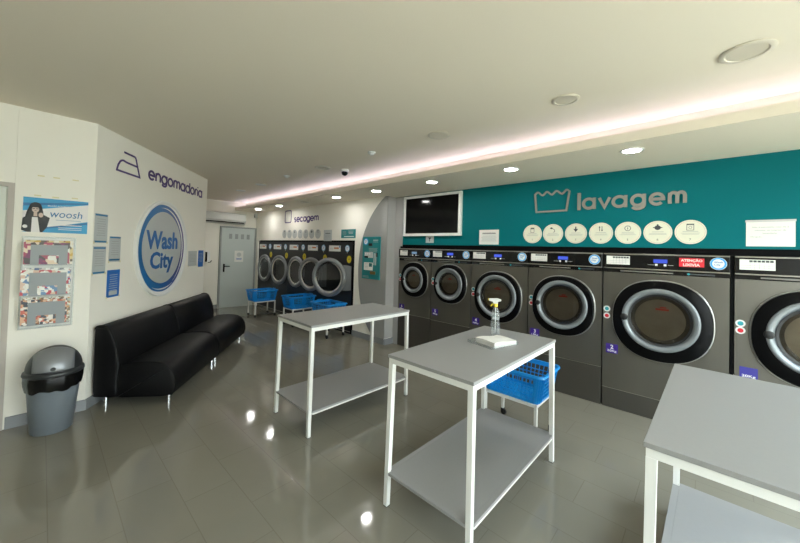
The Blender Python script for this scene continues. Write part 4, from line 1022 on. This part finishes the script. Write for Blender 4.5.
# ------------------------------------------------------------------ bin
t = thing('trash_bin', 'grey round swing-lid bin with black liner below the magazine rack', 'bin', (-3.905, .105, 0), math.radians(86))
MB().lathe([(0, .0), (.118, .0), (.124, .006), (.150, .30), (.158, .405), (.155, .405), (.147, .30), (.120, .01), (0, .01)], n=56).build('body', M['bin'], t, True, 40)
mb = MB(); n = 72; rings = []
for k, (r, z) in enumerate([(.159, .4575), (.173, .457), (.174, .42), (.170, .39), (.165, .365), (.160, .345), (.157, .352)]):
    rings.append([mb.bm.verts.new(((r+.003*math.sin(i*1.7+k)*math.sin(i*.53+k*1.3))*math.cos(2*PI*i/n), (r+.003*math.sin(i*1.7+k))*math.sin(2*PI*i/n), z+(.008*math.sin(i*.4)+.005*math.sin(i*.93) if k > 3 else 0))) for i in range(n)])
for A, B in zip(rings, rings[1:]):
    for i in range(n): mb.bm.faces.new((A[i], A[(i+1) % n], B[(i+1) % n], B[i]))
mb.build('liner', M['bag'], t, True, 80)
MB().lathe([(.150, .458), (.176, .458), (.182, .468), (.178, .488), (.165, .496), (.150, .496)], n=56, close=True).build('lid_rim', M['binlid'], t, True, 50)
mb = MB(); rows = []
nu, nv = 40, 14                       # dome shell
for j in range(nv+1):
    ph = PI/2*j/nv; rows.append([mb.bm.verts.new((.166*math.cos(ph)*math.cos(2*PI*i/nu), .166*math.cos(ph)*math.sin(2*PI*i/nu), .494+.180*math.sin(ph))) for i in range(nu)] if j < nv else [mb.bm.verts.new((0, 0, .674))])
for j in range(nv):
    for i in range(nu):
        if j < nv-1: mb.bm.faces.new((rows[j][i], rows[j][(i+1) % nu], rows[j+1][(i+1) % nu], rows[j+1][i]))
        else: mb.bm.faces.new((rows[j][i], rows[j][(i+1) % nu], rows[j+1][0]))
mb.build('dome', M['binlid'], t, True, 80)
mb = MB(); n1, n2 = 22, 14; g = []     # swing flap: a raised band over the dome's middle
for i in range(n1+1):
    a = math.radians(106+71*i/n1); row = []
    for j in range(n2+1):
        x = -.118+.236*j/n2; R_ = math.sqrt(.171**2-x*x); row.append(mb.bm.verts.new((x, R_*math.cos(a), .496+.184/.171*R_*math.sin(a))))
    g.append(row)
for i in range(n1):
    for j in range(n2): mb.bm.faces.new((g[i][j], g[i+1][j], g[i+1][j+1], g[i][j+1]))
fo = mb.build('swing_flap', M['binflap'], t, True, 80)
so = fo.modifiers.new('thick', 'SOLIDIFY'); so.thickness = .003
MB().lathe([(.0, -.171), (.012, -.172), (.016, -.168), (.0, -.150)], (0, 0, .525), 'y', 20).build('flap_grip', M['binlid'], t, True)

# ------------------------------------------------------------------ light
w = bpy.data.worlds.new('world'); S.world = w; w.use_nodes = True; nt = w.node_tree; nt.nodes.clear()
out = nt.nodes.new('ShaderNodeOutputWorld'); bg = nt.nodes.new('ShaderNodeBackground'); nt.links.new(bg.outputs[0], out.inputs[0])
tc = nt.nodes.new('ShaderNodeTexCoord'); sp = nt.nodes.new('ShaderNodeSeparateXYZ'); nt.links.new(tc.outputs['Generated'], sp.inputs[0])
cr = nt.nodes.new('ShaderNodeValToRGB'); nt.links.new(sp.outputs[2], cr.inputs[0]); nt.links.new(cr.outputs[0], bg.inputs[0])
cr.color_ramp.elements[0].color = (.95, .98, 1, 1); cr.color_ramp.elements[1].color = (.62, .78, 1, 1)
bg.inputs[1].default_value = 5.0
sun = bpy.data.lights.new('sun', 'SUN'); sun.energy = 9; sun.angle = .01; sun.color = (1, .95, .86)
so_ = bpy.data.objects.new('sun', sun); COL.objects.link(so_)
so_.rotation_euler = Vector((-.12, .08, -1)).to_track_quat('-Z', 'Y').to_euler()
def portal(loc, rot, sx, sy):
    l = bpy.data.lights.new('window_portal', 'AREA'); l.shape = 'RECTANGLE'; l.size = sx; l.size_y = sy; l.cycles.is_portal = True
    o = bpy.data.objects.new('window_portal', l); COL.objects.link(o); o.location = loc; o.rotation_euler = rot
portal((XR+.14, (YR+3.9)/2, 1.255), (0, PI/2, 0), 2.39, 5.6)

# ------------------------------------------------------------------ camera
yaw, pitch, roll = math.radians(-42.7986), math.radians(1.2189), math.radians(1.6507)
fw = Vector((math.sin(yaw)*math.cos(pitch), math.cos(yaw)*math.cos(pitch), math.sin(pitch)))
rt = Vector((math.cos(yaw), -math.sin(yaw), 0)); up = rt.cross(fw)
r2 = math.cos(roll)*rt+math.sin(roll)*up; u2 = -math.sin(roll)*rt+math.cos(roll)*up
cam = bpy.data.cameras.new('camera'); co = bpy.data.objects.new('camera', cam); COL.objects.link(co)
co.matrix_world = Matrix(((r2.x, u2.x, -fw.x, 0), (r2.y, u2.y, -fw.y, 0), (r2.z, u2.z, -fw.z, 1.5318), (0, 0, 0, 1)))
cam.sensor_width = 36; cam.sensor_fit = 'HORIZONTAL'; cam.lens = 331.15/800*36
cam.shift_x = 0; cam.shift_y = -(271.5-243.39)/800; cam.clip_start = .02
S.camera = co
S.view_settings.view_transform = 'Standard'; S.view_settings.look = 'None'; S.view_settings.gamma = 1; S.view_settings.use_curve_mapping = False
S.view_settings.exposure = 1.88
cy = S.cycles; cy.use_denoising = True; cy.max_bounces = 10; cy.diffuse_bounces = 6; cy.glossy_bounces = 6; cy.transparent_max_bounces = 16
cy.sample_clamp_indirect = 8; cy.caustics_reflective = False; cy.caustics_refractive = False
